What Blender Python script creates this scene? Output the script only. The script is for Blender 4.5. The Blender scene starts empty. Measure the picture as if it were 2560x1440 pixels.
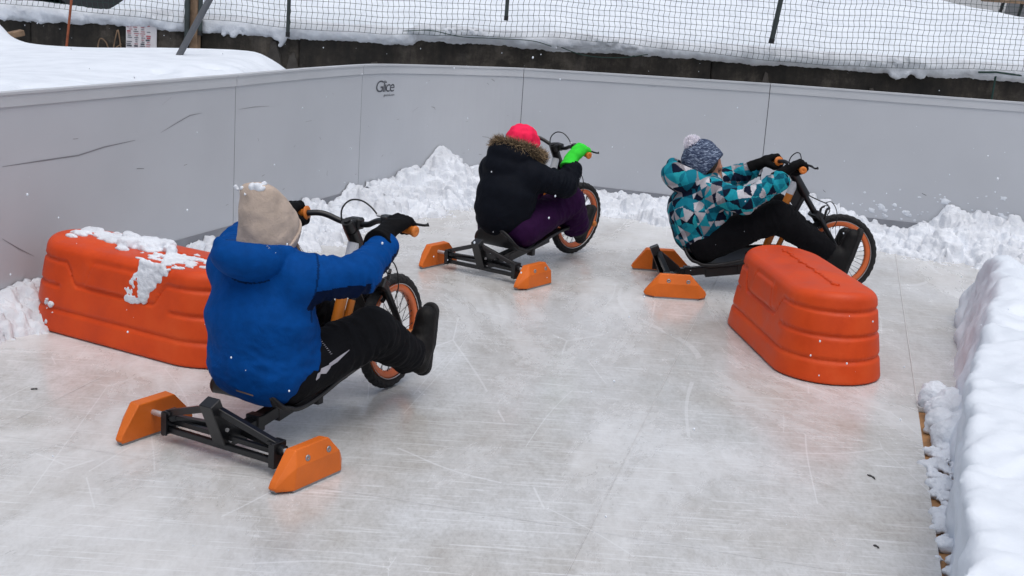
import bpy, math, random
import numpy as np
from mathutils import Matrix, Vector
rad = math.radians

# ------------------------------------------------------------------ camera, sky, sun, exposure
scene = bpy.context.scene
COL = scene.collection
PITCH, ROLL, FPX, CAMZ = .228, .068, 3355.0, 1.8
cd = bpy.data.cameras.new('camera'); cam = bpy.data.objects.new('camera', cd); COL.objects.link(cam)
cd.sensor_width = 36; cd.lens = FPX / 2560 * 36; cd.clip_start = .05; cd.clip_end = 500
_fw = Vector((0, math.cos(PITCH), -math.sin(PITCH))); _up = Vector((0, math.sin(PITCH), math.cos(PITCH))); _rt = Vector((1, 0, 0))
_r = _rt * math.cos(ROLL) + _up * math.sin(ROLL); _u = -_rt * math.sin(ROLL) + _up * math.cos(ROLL)
cam.matrix_world = Matrix(((_r.x, _u.x, -_fw.x, 0), (_r.y, _u.y, -_fw.y, 0), (_r.z, _u.z, -_fw.z, CAMZ), (0, 0, 0, 1)))
scene.camera = cam
SUN_EL, SUN_AZ = rad(72), rad(160)
world = bpy.data.worlds.new('World'); scene.world = world; world.use_nodes = True
wn = world.node_tree; wn.nodes.clear()
sky = wn.nodes.new('ShaderNodeTexSky'); sky.sky_type = 'NISHITA'; sky.sun_disc = False
sky.sun_elevation = SUN_EL; sky.sun_rotation = SUN_AZ; sky.air_density = 1.0; sky.dust_density = 4.0; sky.ozone_density = 1.0
hs = wn.nodes.new('ShaderNodeHueSaturation'); hs.inputs['Saturation'].default_value = .62
bg = wn.nodes.new('ShaderNodeBackground'); bg.inputs[1].default_value = .11
wo = wn.nodes.new('ShaderNodeOutputWorld')
wn.links.new(sky.outputs[0], hs.inputs['Color']); wn.links.new(hs.outputs[0], bg.inputs[0]); wn.links.new(bg.outputs[0], wo.inputs[0])
sl = bpy.data.lights.new('sun', 'SUN'); sun = bpy.data.objects.new('sun', sl); COL.objects.link(sun)
sl.energy = 1.0; sl.angle = rad(85); sl.color = (1, .97, .93)
sun.location = (0, 0, 20)
_d = Vector((math.sin(SUN_AZ) * math.cos(SUN_EL), math.cos(SUN_AZ) * math.cos(SUN_EL), math.sin(SUN_EL)))
sun.rotation_euler = _d.to_track_quat('Z', 'Y').to_euler()
scene.view_settings.view_transform = 'Standard'; scene.view_settings.look = 'None'
scene.view_settings.exposure = 0.3; scene.view_settings.gamma = 1.0
scene.cycles.max_bounces = 6

# ------------------------------------------------------------------ helpers
def tag(o, label=None, cat=None, group=None, kind=None):
    if label: o['label'] = label
    if cat: o['category'] = cat
    if group: o['group'] = group
    if kind: o['kind'] = kind
    return o

def empty(name, loc=(0, 0, 0), rz=0):
    o = bpy.data.objects.new(name, None); COL.objects.link(o)
    o.location = loc; o.rotation_euler = (0, 0, rz); o.empty_display_size = .1
    return o

def mesh_obj(name, V, Fc, mat=None, parent=None, smooth=True, col=None, mats=None, mi=None):
    me = bpy.data.meshes.new(name)
    V = np.asarray(V, np.float32)
    if isinstance(Fc, np.ndarray):
        n, k = Fc.shape
        me.vertices.add(len(V)); me.vertices.foreach_set('co', V.ravel())
        me.loops.add(n * k); me.loops.foreach_set('vertex_index', Fc.astype(np.int32).ravel())
        me.polygons.add(n); me.polygons.foreach_set('loop_start', np.arange(0, n * k, k, dtype=np.int32))
        me.polygons.foreach_set('loop_total', np.full(n, k, np.int32))
        me.update(calc_edges=True)
    else:
        me.from_pydata([tuple(map(float, v)) for v in V], [], Fc)
    me.validate()
    if mats:
        for m in mats: me.materials.append(m)
    elif mat: me.materials.append(mat)
    if mi is not None and len(mi) == len(me.polygons): me.polygons.foreach_set('material_index', np.asarray(mi, np.int32))
    if smooth: me.polygons.foreach_set('use_smooth', np.ones(len(me.polygons), bool))
    if col is not None:
        at = me.attributes.new('col', 'FLOAT_COLOR', 'FACE')
        c = np.ones((len(me.polygons), 4), np.float32); c[:, :3] = np.asarray(col, np.float32)[:len(me.polygons)]
        at.data.foreach_set('color', c.ravel())
    me.update()
    o = bpy.data.objects.new(name, me); COL.objects.link(o)
    if parent is not None: o.parent = parent
    return o

def sm(x, a, b): t = np.clip((x - a) / (b - a), 0, 1); return t * t * (3 - 2 * t)
class MB:
    """collects boxes, tubes, lathes and prisms into one mesh"""
    def __init__(s): s.V = []; s.F = []; s.sm = []; s.m = []
    def add(s, V, Fc, smooth=False, m=0):
        n = len(s.V); s.V += [tuple(map(float, v)) for v in V]
        for f in Fc: s.F.append([i + n for i in f]); s.sm.append(smooth); s.m.append(m)
        return s
    def box(s, c, h, R=None, m=0, bev=0):
        c = np.array(c, float); h = np.array(h, float)
        if bev <= 0:
            V = [np.array((x, y, z)) * h for x in (-1, 1) for y in (-1, 1) for z in (-1, 1)]
            Fc = [(0, 1, 3, 2), (4, 6, 7, 5), (0, 4, 5, 1), (2, 3, 7, 6), (0, 2, 6, 4), (1, 5, 7, 3)]
        else:
            bm_V = []; idx = {}
            for ax in range(3):
                for sx in (-1, 1):
                    for sy in (-1, 1):
                        for sz in (-1, 1):
                            p = np.array((sx, sy, sz), float) * (h - bev); p[ax] += bev * (sx, sy, sz)[ax]
                            idx[(ax, sx, sy, sz)] = len(bm_V); bm_V.append(p)
            Fc = []
            S = (-1, 1)
            for sx in S: Fc.append([idx[(0, sx, a, b)] for a, b in ((-1, -1), (1, -1), (1, 1), (-1, 1))][::sx])
            for sy in S: Fc.append([idx[(1, a, sy, b)] for a, b in ((-1, -1), (-1, 1), (1, 1), (1, -1))][::sy])
            for sz in S: Fc.append([idx[(2, a, b, sz)] for a, b in ((-1, -1), (1, -1), (1, 1), (-1, 1))][::sz])
            for a in S:
                for b in S:
                    Fc.append([idx[(0, a, b, -1)], idx[(1, a, b, -1)], idx[(1, a, b, 1)], idx[(0, a, b, 1)]][::a * b])
                    Fc.append([idx[(1, -1, a, b)], idx[(2, -1, a, b)], idx[(2, 1, a, b)], idx[(1, 1, a, b)]][::a * b])
                    Fc.append([idx[(2, a, -1, b)], idx[(0, a, -1, b)], idx[(0, a, 1, b)], idx[(2, a, 1, b)]][::a * b])
                    for d in S:
                        Fc.append([idx[(0, a, b, d)], idx[(1, a, b, d)], idx[(2, a, b, d)]][::a * b * d])
            V = bm_V
        V = np.array(V)
        if R is not None: V = V @ np.array(R).T
        return s.add(V + c, Fc, False, m)
    def beam(s, a, b, w, h, m=0, upv=(0, 0, 1), bev=0):
        a = np.array(a, float); b = np.array(b, float); x = b - a; L = np.linalg.norm(x); x /= L
        u = np.array(upv, float); y = np.cross(u, x); y /= np.linalg.norm(y); z = np.cross(x, y)
        return s.box((a + b) / 2, (L / 2, w / 2, h / 2), np.stack([x, y, z], 1), m, bev)
    def tube(s, pts, r, n=10, m=0, cap=True, closed=False):
        P = np.array(pts, float); N = len(P); rs = np.full(N, r, float) if np.isscalar(r) else np.array(r, float)
        T = np.zeros_like(P)
        for i in range(N):
            a = P[(i - 1) % N] if (closed or i) else P[0]; b = P[(i + 1) % N] if (closed or i < N - 1) else P[-1]
            T[i] = (b - a) / max(np.linalg.norm(b - a), 1e-9)
        ref = np.array((0, 0, 1.)) if abs(T[0][2]) < .9 else np.array((1., 0, 0))
        u = np.cross(T[0], ref); u /= np.linalg.norm(u); V = []
        for i in range(N):
            u = u - T[i] * (u @ T[i]); u /= np.linalg.norm(u); w = np.cross(T[i], u)
            for k in range(n):
                t = 2 * math.pi * k / n; V.append(P[i] + (u * math.cos(t) + w * math.sin(t)) * rs[i])
        Fc = []
        for i in range(N if closed else N - 1):
            j = (i + 1) % N
            for k in range(n): Fc.append((i * n + k, i * n + (k + 1) % n, j * n + (k + 1) % n, j * n + k))
        s.add(V, Fc, True, m)
        if cap and not closed:
            s.add(V[:n], [list(range(n))[::-1]], False, m); s.add(V[-n:], [list(range(n))], False, m)
        return s
    def lathe(s, prof, c, axis, n=32, m=0, closed=False):
        """prof: list of (radius, along)"""
        a = np.array(axis, float); a /= np.linalg.norm(a); ref = np.array((0, 0, 1.)) if abs(a[2]) < .9 else np.array((1., 0, 0))
        u = np.cross(a, ref); u /= np.linalg.norm(u); w = np.cross(a, u); V = []; K = len(prof)
        for k in range(n):
            t = 2 * math.pi * k / n; d = u * math.cos(t) + w * math.sin(t)
            for (r, h) in prof: V.append(np.array(c) + d * r + a * h)
        Fc = []
        for k in range(n):
            j = (k + 1) % n
            for i in range(K if closed else K - 1):
                q = (i + 1) % K; Fc.append((k * K + i, k * K + q, j * K + q, j * K + i))
        return s.add(V, Fc, True, m)
    def prism(s, poly, y0, y1, m=0, plane='xz'):
        n = len(poly); V = []
        for y in (y0, y1):
            for (a, b) in poly: V.append((a, y, b) if plane == 'xz' else (a, b, y))
        Fc = [list(range(n)), list(range(n, 2 * n))[::-1]] + [(i, i + n, (i + 1) % n + n, (i + 1) % n) for i in range(n)]
        return s.add(V, Fc, False, m)
    def build(s, name, mat, parent=None, mats=None, M=None, flat=False):
        V = np.array(s.V)
        if M is not None: V = V @ np.array(M.to_3x3()).T + np.array(M.translation)
        o = mesh_obj(name, V, s.F, mat, parent, smooth=False, mats=mats, mi=s.m if mats else None)
        if not flat and len(o.data.polygons) == len(s.sm): o.data.polygons.foreach_set('use_smooth', np.array(s.sm))
        bmesh_fix(o.data)
        return o

import bmesh
def bmesh_fix(me):
    bm = bmesh.new(); bm.from_mesh(me); bmesh.ops.recalc_face_normals(bm, faces=bm.faces); bm.to_mesh(me); bm.free()

def smooth_path(pts, n=8):
    P = np.array(pts, float); out = []
    Q = np.vstack([2 * P[0] - P[1], P, 2 * P[-1] - P[-2]])
    for i in range(1, len(Q) - 2):
        for k in range(n):
            t = k / n; a, b, c, d = Q[i - 1:i + 3]
            out.append(.5 * ((2 * b) + (c - a) * t + (2 * a - 5 * b + 4 * c - d) * t * t + (3 * b - a - 3 * c + d) * t ** 3))
    out.append(P[-1]); return np.array(out)

# value-gradient noise
def _hash(ix, iy, iz, s):
    h = (ix.astype(np.int64) * 374761393 + iy.astype(np.int64) * 668265263 + iz.astype(np.int64) * 2147483647 + s * 974634777) & 0xffffffff
    h = ((h ^ (h >> 13)) * 1274126177) & 0xffffffff
    h = ((h ^ (h >> 16)) * 2246822519) & 0xffffffff
    return (h ^ (h >> 15)) & 0xffffffff
def noise(P, seed=0):
    P = np.asarray(P, np.float64); I = np.floor(P).astype(np.int64); f = P - I; w = f * f * f * (f * (f * 6 - 15) + 10)
    r = np.zeros(P.shape[:-1])
    for dx in (0, 1):
        for dy in (0, 1):
            for dz in (0, 1):
                h = _hash(I[..., 0] + dx, I[..., 1] + dy, I[..., 2] + dz, seed)
                gx = (h & 1023) / 511.5 - 1; gy = ((h >> 10) & 1023) / 511.5 - 1; gz = ((h >> 20) & 1023) / 511.5 - 1
                d = gx * (f[..., 0] - dx) + gy * (f[..., 1] - dy) + gz * (f[..., 2] - dz)
                r += d * (w[..., 0] if dx else 1 - w[..., 0]) * (w[..., 1] if dy else 1 - w[..., 1]) * (w[..., 2] if dz else 1 - w[..., 2])
    return r * 1.4
def fbm(P, o=3, seed=0, g=.5):
    r = 0; a = 1; P = np.asarray(P, float)
    for i in range(o): r = r + a * noise(P * 2 ** i + 17.3 * i, seed + i); a *= g
    return r

# distance fields turned into surfaces
def smin(a, b, k):
    if k <= 0: return np.minimum(a, b)
    h = np.maximum(k - np.abs(a - b), 0) / k
    return np.minimum(a, b) - h * h * k * .25
def cap(a, b, ra, rb=None, sy=1.0):
    rb = ra if rb is None else rb; a = np.array(a, float); b = np.array(b, float)
    a2 = a / (1, sy, 1); b2 = b / (1, sy, 1); ab = b2 - a2; L2 = max(ab @ ab, 1e-9); rm = max(ra, rb)
    def f(X, Y, Z):
        px, py, pz = X - a2[0], Y / sy - a2[1], Z - a2[2]
        t = np.clip((px * ab[0] + py * ab[1] + pz * ab[2]) / L2, 0, 1)
        return np.sqrt((px - t * ab[0]) ** 2 + (py - t * ab[1]) ** 2 + (pz - t * ab[2]) ** 2) - (ra + t * (rb - ra))
    m = np.array((rm, rm * sy, rm)); return (np.minimum(a, b) - m, np.maximum(a, b) + m, f)
def ell(c, r, R=None):
    c = np.array(c, float); r = np.array(r, float); R = np.eye(3) if R is None else np.array(R, float)
    def f(X, Y, Z):
        px, py, pz = X - c[0], Y - c[1], Z - c[2]
        q = [(R[0, i] * px + R[1, i] * py + R[2, i] * pz) for i in range(3)]
        k0 = np.sqrt(sum((q[i] / r[i]) ** 2 for i in range(3))); k1 = np.sqrt(sum((q[i] / r[i] ** 2) ** 2 for i in range(3)))
        return k0 * (k0 - 1) / np.maximum(k1, 1e-6)
    e = np.abs(R) @ r; return (c - e, c + e, f)
def rbox(c, h, rr, R=None):
    c = np.array(c, float); h = np.array(h, float); R = np.eye(3) if R is None else np.array(R, float)
    def f(X, Y, Z):
        px, py, pz = X - c[0], Y - c[1], Z - c[2]
        q = [np.abs(R[0, i] * px + R[1, i] * py + R[2, i] * pz) - (h[i] - rr) for i in range(3)]
        return np.sqrt(sum(np.maximum(a, 0) ** 2 for a in q)) + np.minimum(np.maximum(np.maximum(q[0], q[1]), q[2]), 0) - rr
    e = np.abs(R) @ h; return (c - e, c + e, f)

class Field:
    def __init__(s, lo, hi, h):
        s.lo = np.array(lo, float); s.h = h; s.n = np.ceil((np.array(hi) - s.lo) / h).astype(int) + 1
        s.D = np.full(s.n, .2, np.float32)
        s.ax = [(s.lo[i] + h * np.arange(s.n[i])).astype(np.float32) for i in range(3)]
    def _sl(s, lo, hi, m):
        a = np.clip(np.floor((lo - m - s.lo) / s.h).astype(int), 0, s.n); b = np.clip(np.ceil((hi + m - s.lo) / s.h).astype(int) + 1, 0, s.n)
        sl = tuple(slice(a[i], b[i]) for i in range(3))
        return sl, (s.ax[0][sl[0]][:, None, None], s.ax[1][sl[1]][None, :, None], s.ax[2][sl[2]][None, None, :])
    def add(s, p, k=0.0):
        sl, g = s._sl(p[0], p[1], k + 3 * s.h)
        if s.D[sl].size: s.D[sl] = smin(s.D[sl], p[2](*g), k)
        return s
    def sub(s, p, k=0.0):
        sl, g = s._sl(p[0], p[1], k + 3 * s.h)
        if s.D[sl].size: s.D[sl] = -smin(-s.D[sl], p[2](*g), k)
        return s
    def cut(s, n, p, k=0.0):
        n = np.array(n, float); n /= np.linalg.norm(n)
        d = (s.ax[0][:, None, None] - p[0]) * n[0] + (s.ax[1][None, :, None] - p[1]) * n[1] + (s.ax[2][None, None, :] - p[2]) * n[2]
        s.D = -smin(-s.D, -d, k).astype(np.float32); return s
    def pts(s):
        return np.stack(np.meshgrid(*s.ax, indexing='ij'), -1)
    def mesh(s, it=2):
        D = s.D.copy(); D[[0, -1]] = .2; D[:, [0, -1]] = .2; D[:, :, [0, -1]] = .2
        I = D < 0; c = np.zeros(tuple(s.n - 1), np.int8)
        offs = [(x, y, z) for x in (0, 1) for y in (0, 1) for z in (0, 1)]
        for (x, y, z) in offs: c += I[x:x + s.n[0] - 1, y:y + s.n[1] - 1, z:z + s.n[2] - 1]
        act = np.argwhere((c > 0) & (c < 8)); ids = np.full(tuple(s.n - 1), -1, np.int64); ids[tuple(act.T)] = np.arange(len(act))
        val = {o: D[act[:, 0] + o[0], act[:, 1] + o[1], act[:, 2] + o[2]] for o in offs}
        acc = np.zeros((len(act), 3)); cnt = np.zeros(len(act))
        for o in offs:
            for a in range(3):
                if o[a]: continue
                o2 = list(o); o2[a] = 1; v0, v1 = val[o], val[tuple(o2)]
                m = (v0 < 0) != (v1 < 0); t = np.where(m, v0 / np.where(m, v0 - v1, 1), 0)
                p = np.tile(np.array(o, float), (len(act), 1)); p[:, a] = t
                acc[m] += p[m]; cnt[m] += 1
        V = s.lo + s.h * (act + acc / cnt[:, None]); Q = []
        for a in range(3):
            b, d = (a + 1) % 3, (a + 2) % 3
            sl0 = [slice(None)] * 3; sl1 = [slice(None)] * 3; sl0[a] = slice(0, -1); sl1[a] = slice(1, None)
            X = np.argwhere(I[tuple(sl0)] != I[tuple(sl1)])
            X = X[(X[:, b] > 0) & (X[:, d] > 0) & (X[:, b] < s.n[b] - 1) & (X[:, d] < s.n[d] - 1)]
            if not len(X): continue
            def q(db, dd):
                Y = X.copy(); Y[:, b] += db; Y[:, d] += dd; return ids[tuple(Y.T)]
            f = np.stack([q(-1, -1), q(0, -1), q(0, 0), q(-1, 0)], 1); fl = ~I[tuple(X.T)]
            f[fl] = f[fl][:, ::-1]; Q.append(f)
        Fc = np.vstack(Q)
        for _ in range(it): V = relax(V, Fc, .5)
        return V, Fc

def relax(V, Fc, w):
    S = np.zeros_like(V); n = np.zeros(len(V)); k = Fc.shape[1]
    for i in range(k):
        a, b = Fc[:, i], Fc[:, (i + 1) % k]
        for d in range(3): S[:, d] += np.bincount(a, V[b, d], len(V)) + np.bincount(b, V[a, d], len(V))
        n += np.bincount(a, minlength=len(V)) + np.bincount(b, minlength=len(V))
    return V * (1 - w) + w * S / np.maximum(n, 1)[:, None]
def normals(V, Fc):
    N = np.cross(V[Fc[:, 2]] - V[Fc[:, 0]], V[Fc[:, 3]] - V[Fc[:, 1]]); R = np.zeros_like(V)
    for i in range(4):
        for d in range(3): R[:, d] += np.bincount(Fc[:, i], N[:, d], len(V))
    return R / np.maximum(np.linalg.norm(R, axis=1), 1e-12)[:, None]
def fcen(V, Fc): return V[Fc].mean(1)
def in_poly(P, poly):
    x, y = P[:, 0], P[:, 1]; r = np.zeros(len(P), bool); n = len(poly)
    for i in range(n):
        (x0, y0), (x1, y1) = poly[i], poly[(i + 1) % n]
        r ^= ((y0 > y) != (y1 > y)) & (x < (x1 - x0) * (y - y0) / ((y1 - y0) if y1 != y0 else 1e-9) + x0)
    return r

# ------------------------------------------------------------------ materials
def new_mat(name):
    m = bpy.data.materials.new(name); m.use_nodes = True; nt = m.node_tree; b = nt.nodes['Principled BSDF']
    return m, nt, b
def N(nt, t, **kw):
    n = nt.nodes.new(t)
    for k, v in kw.items():
        if k in ('op', 'operation'): n.operation = v
        elif hasattr(n, k): setattr(n, k, v)
        else: n.inputs[k].default_value = v
    return n
def ramp(nt, src, stops):
    r = nt.nodes.new('ShaderNodeValToRGB'); e = r.color_ramp.elements
    while len(e) > 1: e.remove(e[-1])
    e[0].position, e[0].color = stops[0][0], (*stops[0][1], 1)
    for p, c in stops[1:]: x = e.new(p); x.color = (*c, 1)
    nt.links.new(src, r.inputs[0]); return r
def coord(nt, scale=(1, 1, 1), kind='Object'):
    t = nt.nodes.new('ShaderNodeTexCoord'); mp = nt.nodes.new('ShaderNodeMapping'); mp.inputs['Scale'].default_value = scale
    nt.links.new(t.outputs[kind], mp.inputs[0]); return mp.outputs[0]
def simple(name, col, rough=.5, metal=0, var=.12, vs=6, bump=0, bs=60, spec=.5, coat=0):
    m, nt, b = new_mat(name); c = coord(nt)
    n = N(nt, 'ShaderNodeTexNoise', Scale=vs, Detail=5); nt.links.new(c, n.inputs['Vector'])
    lo = tuple(x * (1 - var) for x in col); hi = tuple(min(1, x * (1 + var)) for x in col)
    r = ramp(nt, n.outputs[0], [(.3, lo), (.7, hi)]); nt.links.new(r.outputs[0], b.inputs['Base Color'])
    b.inputs['Roughness'].default_value = rough; b.inputs['Metallic'].default_value = metal
    b.inputs['Specular IOR Level'].default_value = spec; b.inputs['Coat Weight'].default_value = coat
    if bump:
        n2 = N(nt, 'ShaderNodeTexNoise', Scale=bs, Detail=4); nt.links.new(c, n2.inputs['Vector'])
        bp = N(nt, 'ShaderNodeBump', Strength=bump, Distance=.01); nt.links.new(n2.outputs[0], bp.inputs['Height']); nt.links.new(bp.outputs[0], b.inputs['Normal'])
    return m
def mixc(nt, fac, a, b, mode='MIX'):
    x = nt.nodes.new('ShaderNodeMix'); x.data_type = 'RGBA'; x.blend_type = mode
    for s, i in ((fac, 0), (a, 6), (b, 7)):
        if hasattr(s, 'node') or isinstance(s, bpy.types.NodeSocket): nt.links.new(s, x.inputs[i])
        elif i == 0: x.inputs[0].default_value = s
        else: x.inputs[i].default_value = (*s, 1)
    return x.outputs[2]

M = {}
def snow_mat(name, a, b_, bump=.5, bs=40):
    m, nt, b = new_mat(name); c = coord(nt)
    n = N(nt, 'ShaderNodeTexNoise', Scale=5, Detail=6); nt.links.new(c, n.inputs['Vector'])
    r = ramp(nt, n.outputs[0], [(.35, a), (.6, b_)]); nt.links.new(r.outputs[0], b.inputs['Base Color'])
    b.inputs['Roughness'].default_value = .75; b.inputs['Specular IOR Level'].default_value = .25
    n2 = N(nt, 'ShaderNodeTexNoise', Scale=bs, Detail=6); nt.links.new(c, n2.inputs['Vector'])
    bp = N(nt, 'ShaderNodeBump', Strength=bump, Distance=.012); nt.links.new(n2.outputs[0], bp.inputs['Height']); nt.links.new(bp.outputs[0], b.inputs['Normal'])
    return m
M['snow'] = snow_mat('fresh_snow', (.66, .715, .785), (.73, .785, .855), .25, 30)
M['slush'] = snow_mat('rink_snow', (.60, .63, .68), (.72, .76, .82), .6, 60)

# ice sheet
m, nt, b = new_mat('synthetic_ice'); c = coord(nt)
mpr = N(nt, 'ShaderNodeMapping'); mpr.inputs['Rotation'].default_value = (0, 0, rad(24)); mpr.inputs['Scale'].default_value = (1, .45, 1); nt.links.new(c, mpr.inputs[0])
n1 = N(nt, 'ShaderNodeTexNoise', Scale=1.1, Detail=7, Roughness=.62); nt.links.new(c, n1.inputs['Vector'])
n2 = N(nt, 'ShaderNodeTexNoise', Scale=13, Detail=8, Roughness=.75); nt.links.new(mpr.outputs[0], n2.inputs['Vector'])
n3 = N(nt, 'ShaderNodeTexNoise', Scale=70, Detail=5, Roughness=.7); nt.links.new(mpr.outputs[0], n3.inputs['Vector'])
base = ramp(nt, n1.outputs[0], [(.34, (.455, .445, .425)), (.50, (.525, .53, .53)), (.64, (.585, .60, .612))])
mid = ramp(nt, n2.outputs[0], [(.34, (.86, .85, .83)), (.50, (.98, .98, .98)), (.66, (1.09, 1.095, 1.10))])
fine = ramp(nt, n3.outputs[0], [(.33, (.88, .88, .87)), (.55, (1.02, 1.02, 1.02))])
cc = mixc(nt, 1.0, base.outputs[0], mid.outputs[0], 'MULTIPLY'); cc = mixc(nt, 1.0, cc, fine.outputs[0], 'MULTIPLY')
# frosty scuffed patches
n4 = N(nt, 'ShaderNodeTexNoise', Scale=.9, Detail=9, Roughness=.72, Distortion=.6); nt.links.new(mpr.outputs[0], n4.inputs['Vector'])
fr = ramp(nt, n4.outputs[0], [(.50, (0, 0, 0)), (.66, (1, 1, 1))])
frm = N(nt, 'ShaderNodeMath', op='MULTIPLY'); nt.links.new(fr.outputs[0], frm.inputs[0]); frm.inputs[1].default_value = .62
cc = mixc(nt, frm.outputs[0], cc, (.74, .76, .78))
# long thin scratches
prev = cc
for sc, an, w, st in ((.55, 20, .0024, .42), (.8, -35, .0022, .42), (1.3, 65, .0028, .36), (.9, 100, .002, .36)):
    mp = N(nt, 'ShaderNodeMapping'); mp.inputs['Rotation'].default_value = (0, 0, rad(an)); mp.inputs['Scale'].default_value = (1, .35, 1); nt.links.new(c, mp.inputs[0])
    nd = N(nt, 'ShaderNodeTexNoise', Scale=.8, Detail=1); nt.links.new(mp.outputs[0], nd.inputs['Vector'])
    ad = N(nt, 'ShaderNodeMix'); ad.data_type = 'VECTOR'; ad.inputs[0].default_value = .25
    nt.links.new(mp.outputs[0], ad.inputs[4]); nt.links.new(nd.outputs['Color'], ad.inputs[5])
    vo = N(nt, 'ShaderNodeTexVoronoi', feature='DISTANCE_TO_EDGE', Scale=sc * 1.6); nt.links.new(ad.outputs[1], vo.inputs['Vector'])
    lt = N(nt, 'ShaderNodeMath', op='LESS_THAN'); nt.links.new(vo.outputs[0], lt.inputs[0]); lt.inputs[1].default_value = w
    nm = N(nt, 'ShaderNodeTexNoise', Scale=1.7, Detail=3); nt.links.new(mp.outputs[0], nm.inputs['Vector'])
    gt = N(nt, 'ShaderNodeMath', op='GREATER_THAN'); nt.links.new(nm.outputs[0], gt.inputs[0]); gt.inputs[1].default_value = .545
    mu = N(nt, 'ShaderNodeMath', op='MULTIPLY'); nt.links.new(lt.outputs[0], mu.inputs[0]); nt.links.new(gt.outputs[0], mu.inputs[1])
    m2 = N(nt, 'ShaderNodeMath', op='MULTIPLY'); nt.links.new(mu.outputs[0], m2.inputs[0]); m2.inputs[1].default_value = st
    prev = mixc(nt, m2.outputs[0], prev, (.74, .76, .78))
for an, sx, sy, th_, st in ((12, 6, 60, .68, .30), (-52, 2.5, 55, .67, .34), (70, 3, 80, .66, .36), (35, 5, 60, .68, .30)):
    mp = N(nt, 'ShaderNodeMapping'); mp.inputs['Rotation'].default_value = (0, 0, rad(an)); mp.inputs['Scale'].default_value = (sx, sy, 1); nt.links.new(c, mp.inputs[0])
    nx = N(nt, 'ShaderNodeTexNoise', Scale=1.0, Detail=2, Distortion=.4); nt.links.new(mp.outputs[0], nx.inputs['Vector'])
    rx = ramp(nt, nx.outputs[0], [(th_ - .05, (0, 0, 0)), (th_ + .04, (st, st, st))]); prev = mixc(nt, rx.outputs[0], prev, (.80, .83, .86))
vd = N(nt, 'ShaderNodeTexVoronoi', Scale=9); nt.links.new(c, vd.inputs['Vector'])
rd = ramp(nt, vd.outputs['Distance'], [(.02, (.5, .5, .5)), (.05, (0, 0, 0))]); nd2 = ramp(nt, n1.outputs[0], [(.48, (0, 0, 0)), (.6, (1, 1, 1))])
prev = mixc(nt, mixc(nt, 1.0, rd.outputs[0], nd2.outputs[0], 'MULTIPLY'), prev, (.22, .21, .20))
nt.links.new(prev, b.inputs['Base Color'])
rr = ramp(nt, n4.outputs[0], [(.36, (.07, .07, .07)), (.60, (.36, .36, .36))])
nt.links.new(rr.outputs[0], b.inputs['Roughness']); b.inputs['Specular IOR Level'].default_value = .5
bp = N(nt, 'ShaderNodeBump', Strength=.12, Distance=.004); nt.links.new(n3.outputs[0], bp.inputs['Height']); nt.links.new(bp.outputs[0], b.inputs['Normal'])
M['ice'] = m
M['seam'] = simple('tile_joint', (.53, .53, .53), .6)
M['board'] = simple('grey_board_plastic', (.48, .50, .535), .42, 0, .05, 1.2, .06, 3)
M['rail'] = simple('pale_rail_plastic', (.50, .52, .55), .4, 0, .05, 2)
M['kick'] = simple('kick_strip_plastic', (.23, .24, .265), .5)
M['gap'] = simple('panel_joint', (.09, .09, .10), .7)
M['scuff'] = simple('black_scuff', (.05, .045, .045), .6)
M['faint_scuff'] = simple('faint_scuff', (.22, .22, .24), .6)
M['ink'] = simple('dark_grey_print', (.055, .06, .075), .5)
M['plywood'] = simple('plywood', (.36, .19, .08), .7, 0, .3, 12, .3, 80)
# old stained concrete
m, nt, b = new_mat('stained_concrete'); c = coord(nt)
n1 = N(nt, 'ShaderNodeTexNoise', Scale=2.2, Detail=9, Roughness=.7); nt.links.new(c, n1.inputs['Vector'])
r1 = ramp(nt, n1.outputs[0], [(.36, (.012, .011, .010)), (.50, (.030, .026, .022)), (.64, (.095, .084, .074))])
mp = N(nt, 'ShaderNodeMapping'); mp.inputs['Scale'].default_value = (9, 9, .9); nt.links.new(c, mp.inputs[0])
n2 = N(nt, 'ShaderNodeTexNoise', Scale=1.2, Detail=6, Roughness=.7); nt.links.new(mp.outputs[0], n2.inputs['Vector'])
r2 = ramp(nt, n2.outputs[0], [(.35, (.55, .55, .55)), (.65, (1.25, 1.2, 1.1))])
n3 = N(nt, 'ShaderNodeTexVoronoi', Scale=11); nt.links.new(c, n3.inputs['Vector'])
r3 = ramp(nt, n3.outputs[0], [(.05, (1, 1, 1)), (.09, (0, 0, 0))])
n5 = N(nt, 'ShaderNodeTexNoise', Scale=6, Detail=2); nt.links.new(c, n5.inputs['Vector'])
r5 = ramp(nt, n5.outputs[0], [(.56, (0, 0, 0)), (.62, (1, 1, 1))])
fx = mixc(nt, 1.0, r3.outputs[0], r5.outputs[0], 'MULTIPLY')
cc = mixc(nt, 1.0, r1.outputs[0], r2.outputs[0], 'MULTIPLY'); cc = mixc(nt, fx, cc, (.30, .28, .26))
nt.links.new(cc, b.inputs['Base Color']); b.inputs['Roughness'].default_value = .9
bp = N(nt, 'ShaderNodeBump', Strength=.5, Distance=.02); nt.links.new(n1.outputs[0], bp.inputs['Height']); nt.links.new(bp.outputs[0], b.inputs['Normal'])
M['concrete'] = m
M['patch'] = simple('bare_concrete', (.060, .054, .048), .9, 0, .35, 9, .5, 30)
M['net'] = simple('green_net_cord', (.016, .048, .040), .8)
M['post'] = simple('green_painted_post', (.028, .040, .040), .55, 0, .25, 10)
M['greypole'] = simple('grey_pole_paint', (.095, .10, .11), .5)
M['orangepole'] = simple('rusty_orange_pole', (.28, .07, .025), .6, 0, .3, 20)
M['wood'] = simple('weathered_wood', (.20, .13, .08), .8, 0, .35, 14, .4, 40)
M['brownwood'] = simple('brown_wood', (.13, .06, .025), .7, 0, .3, 14)
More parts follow.
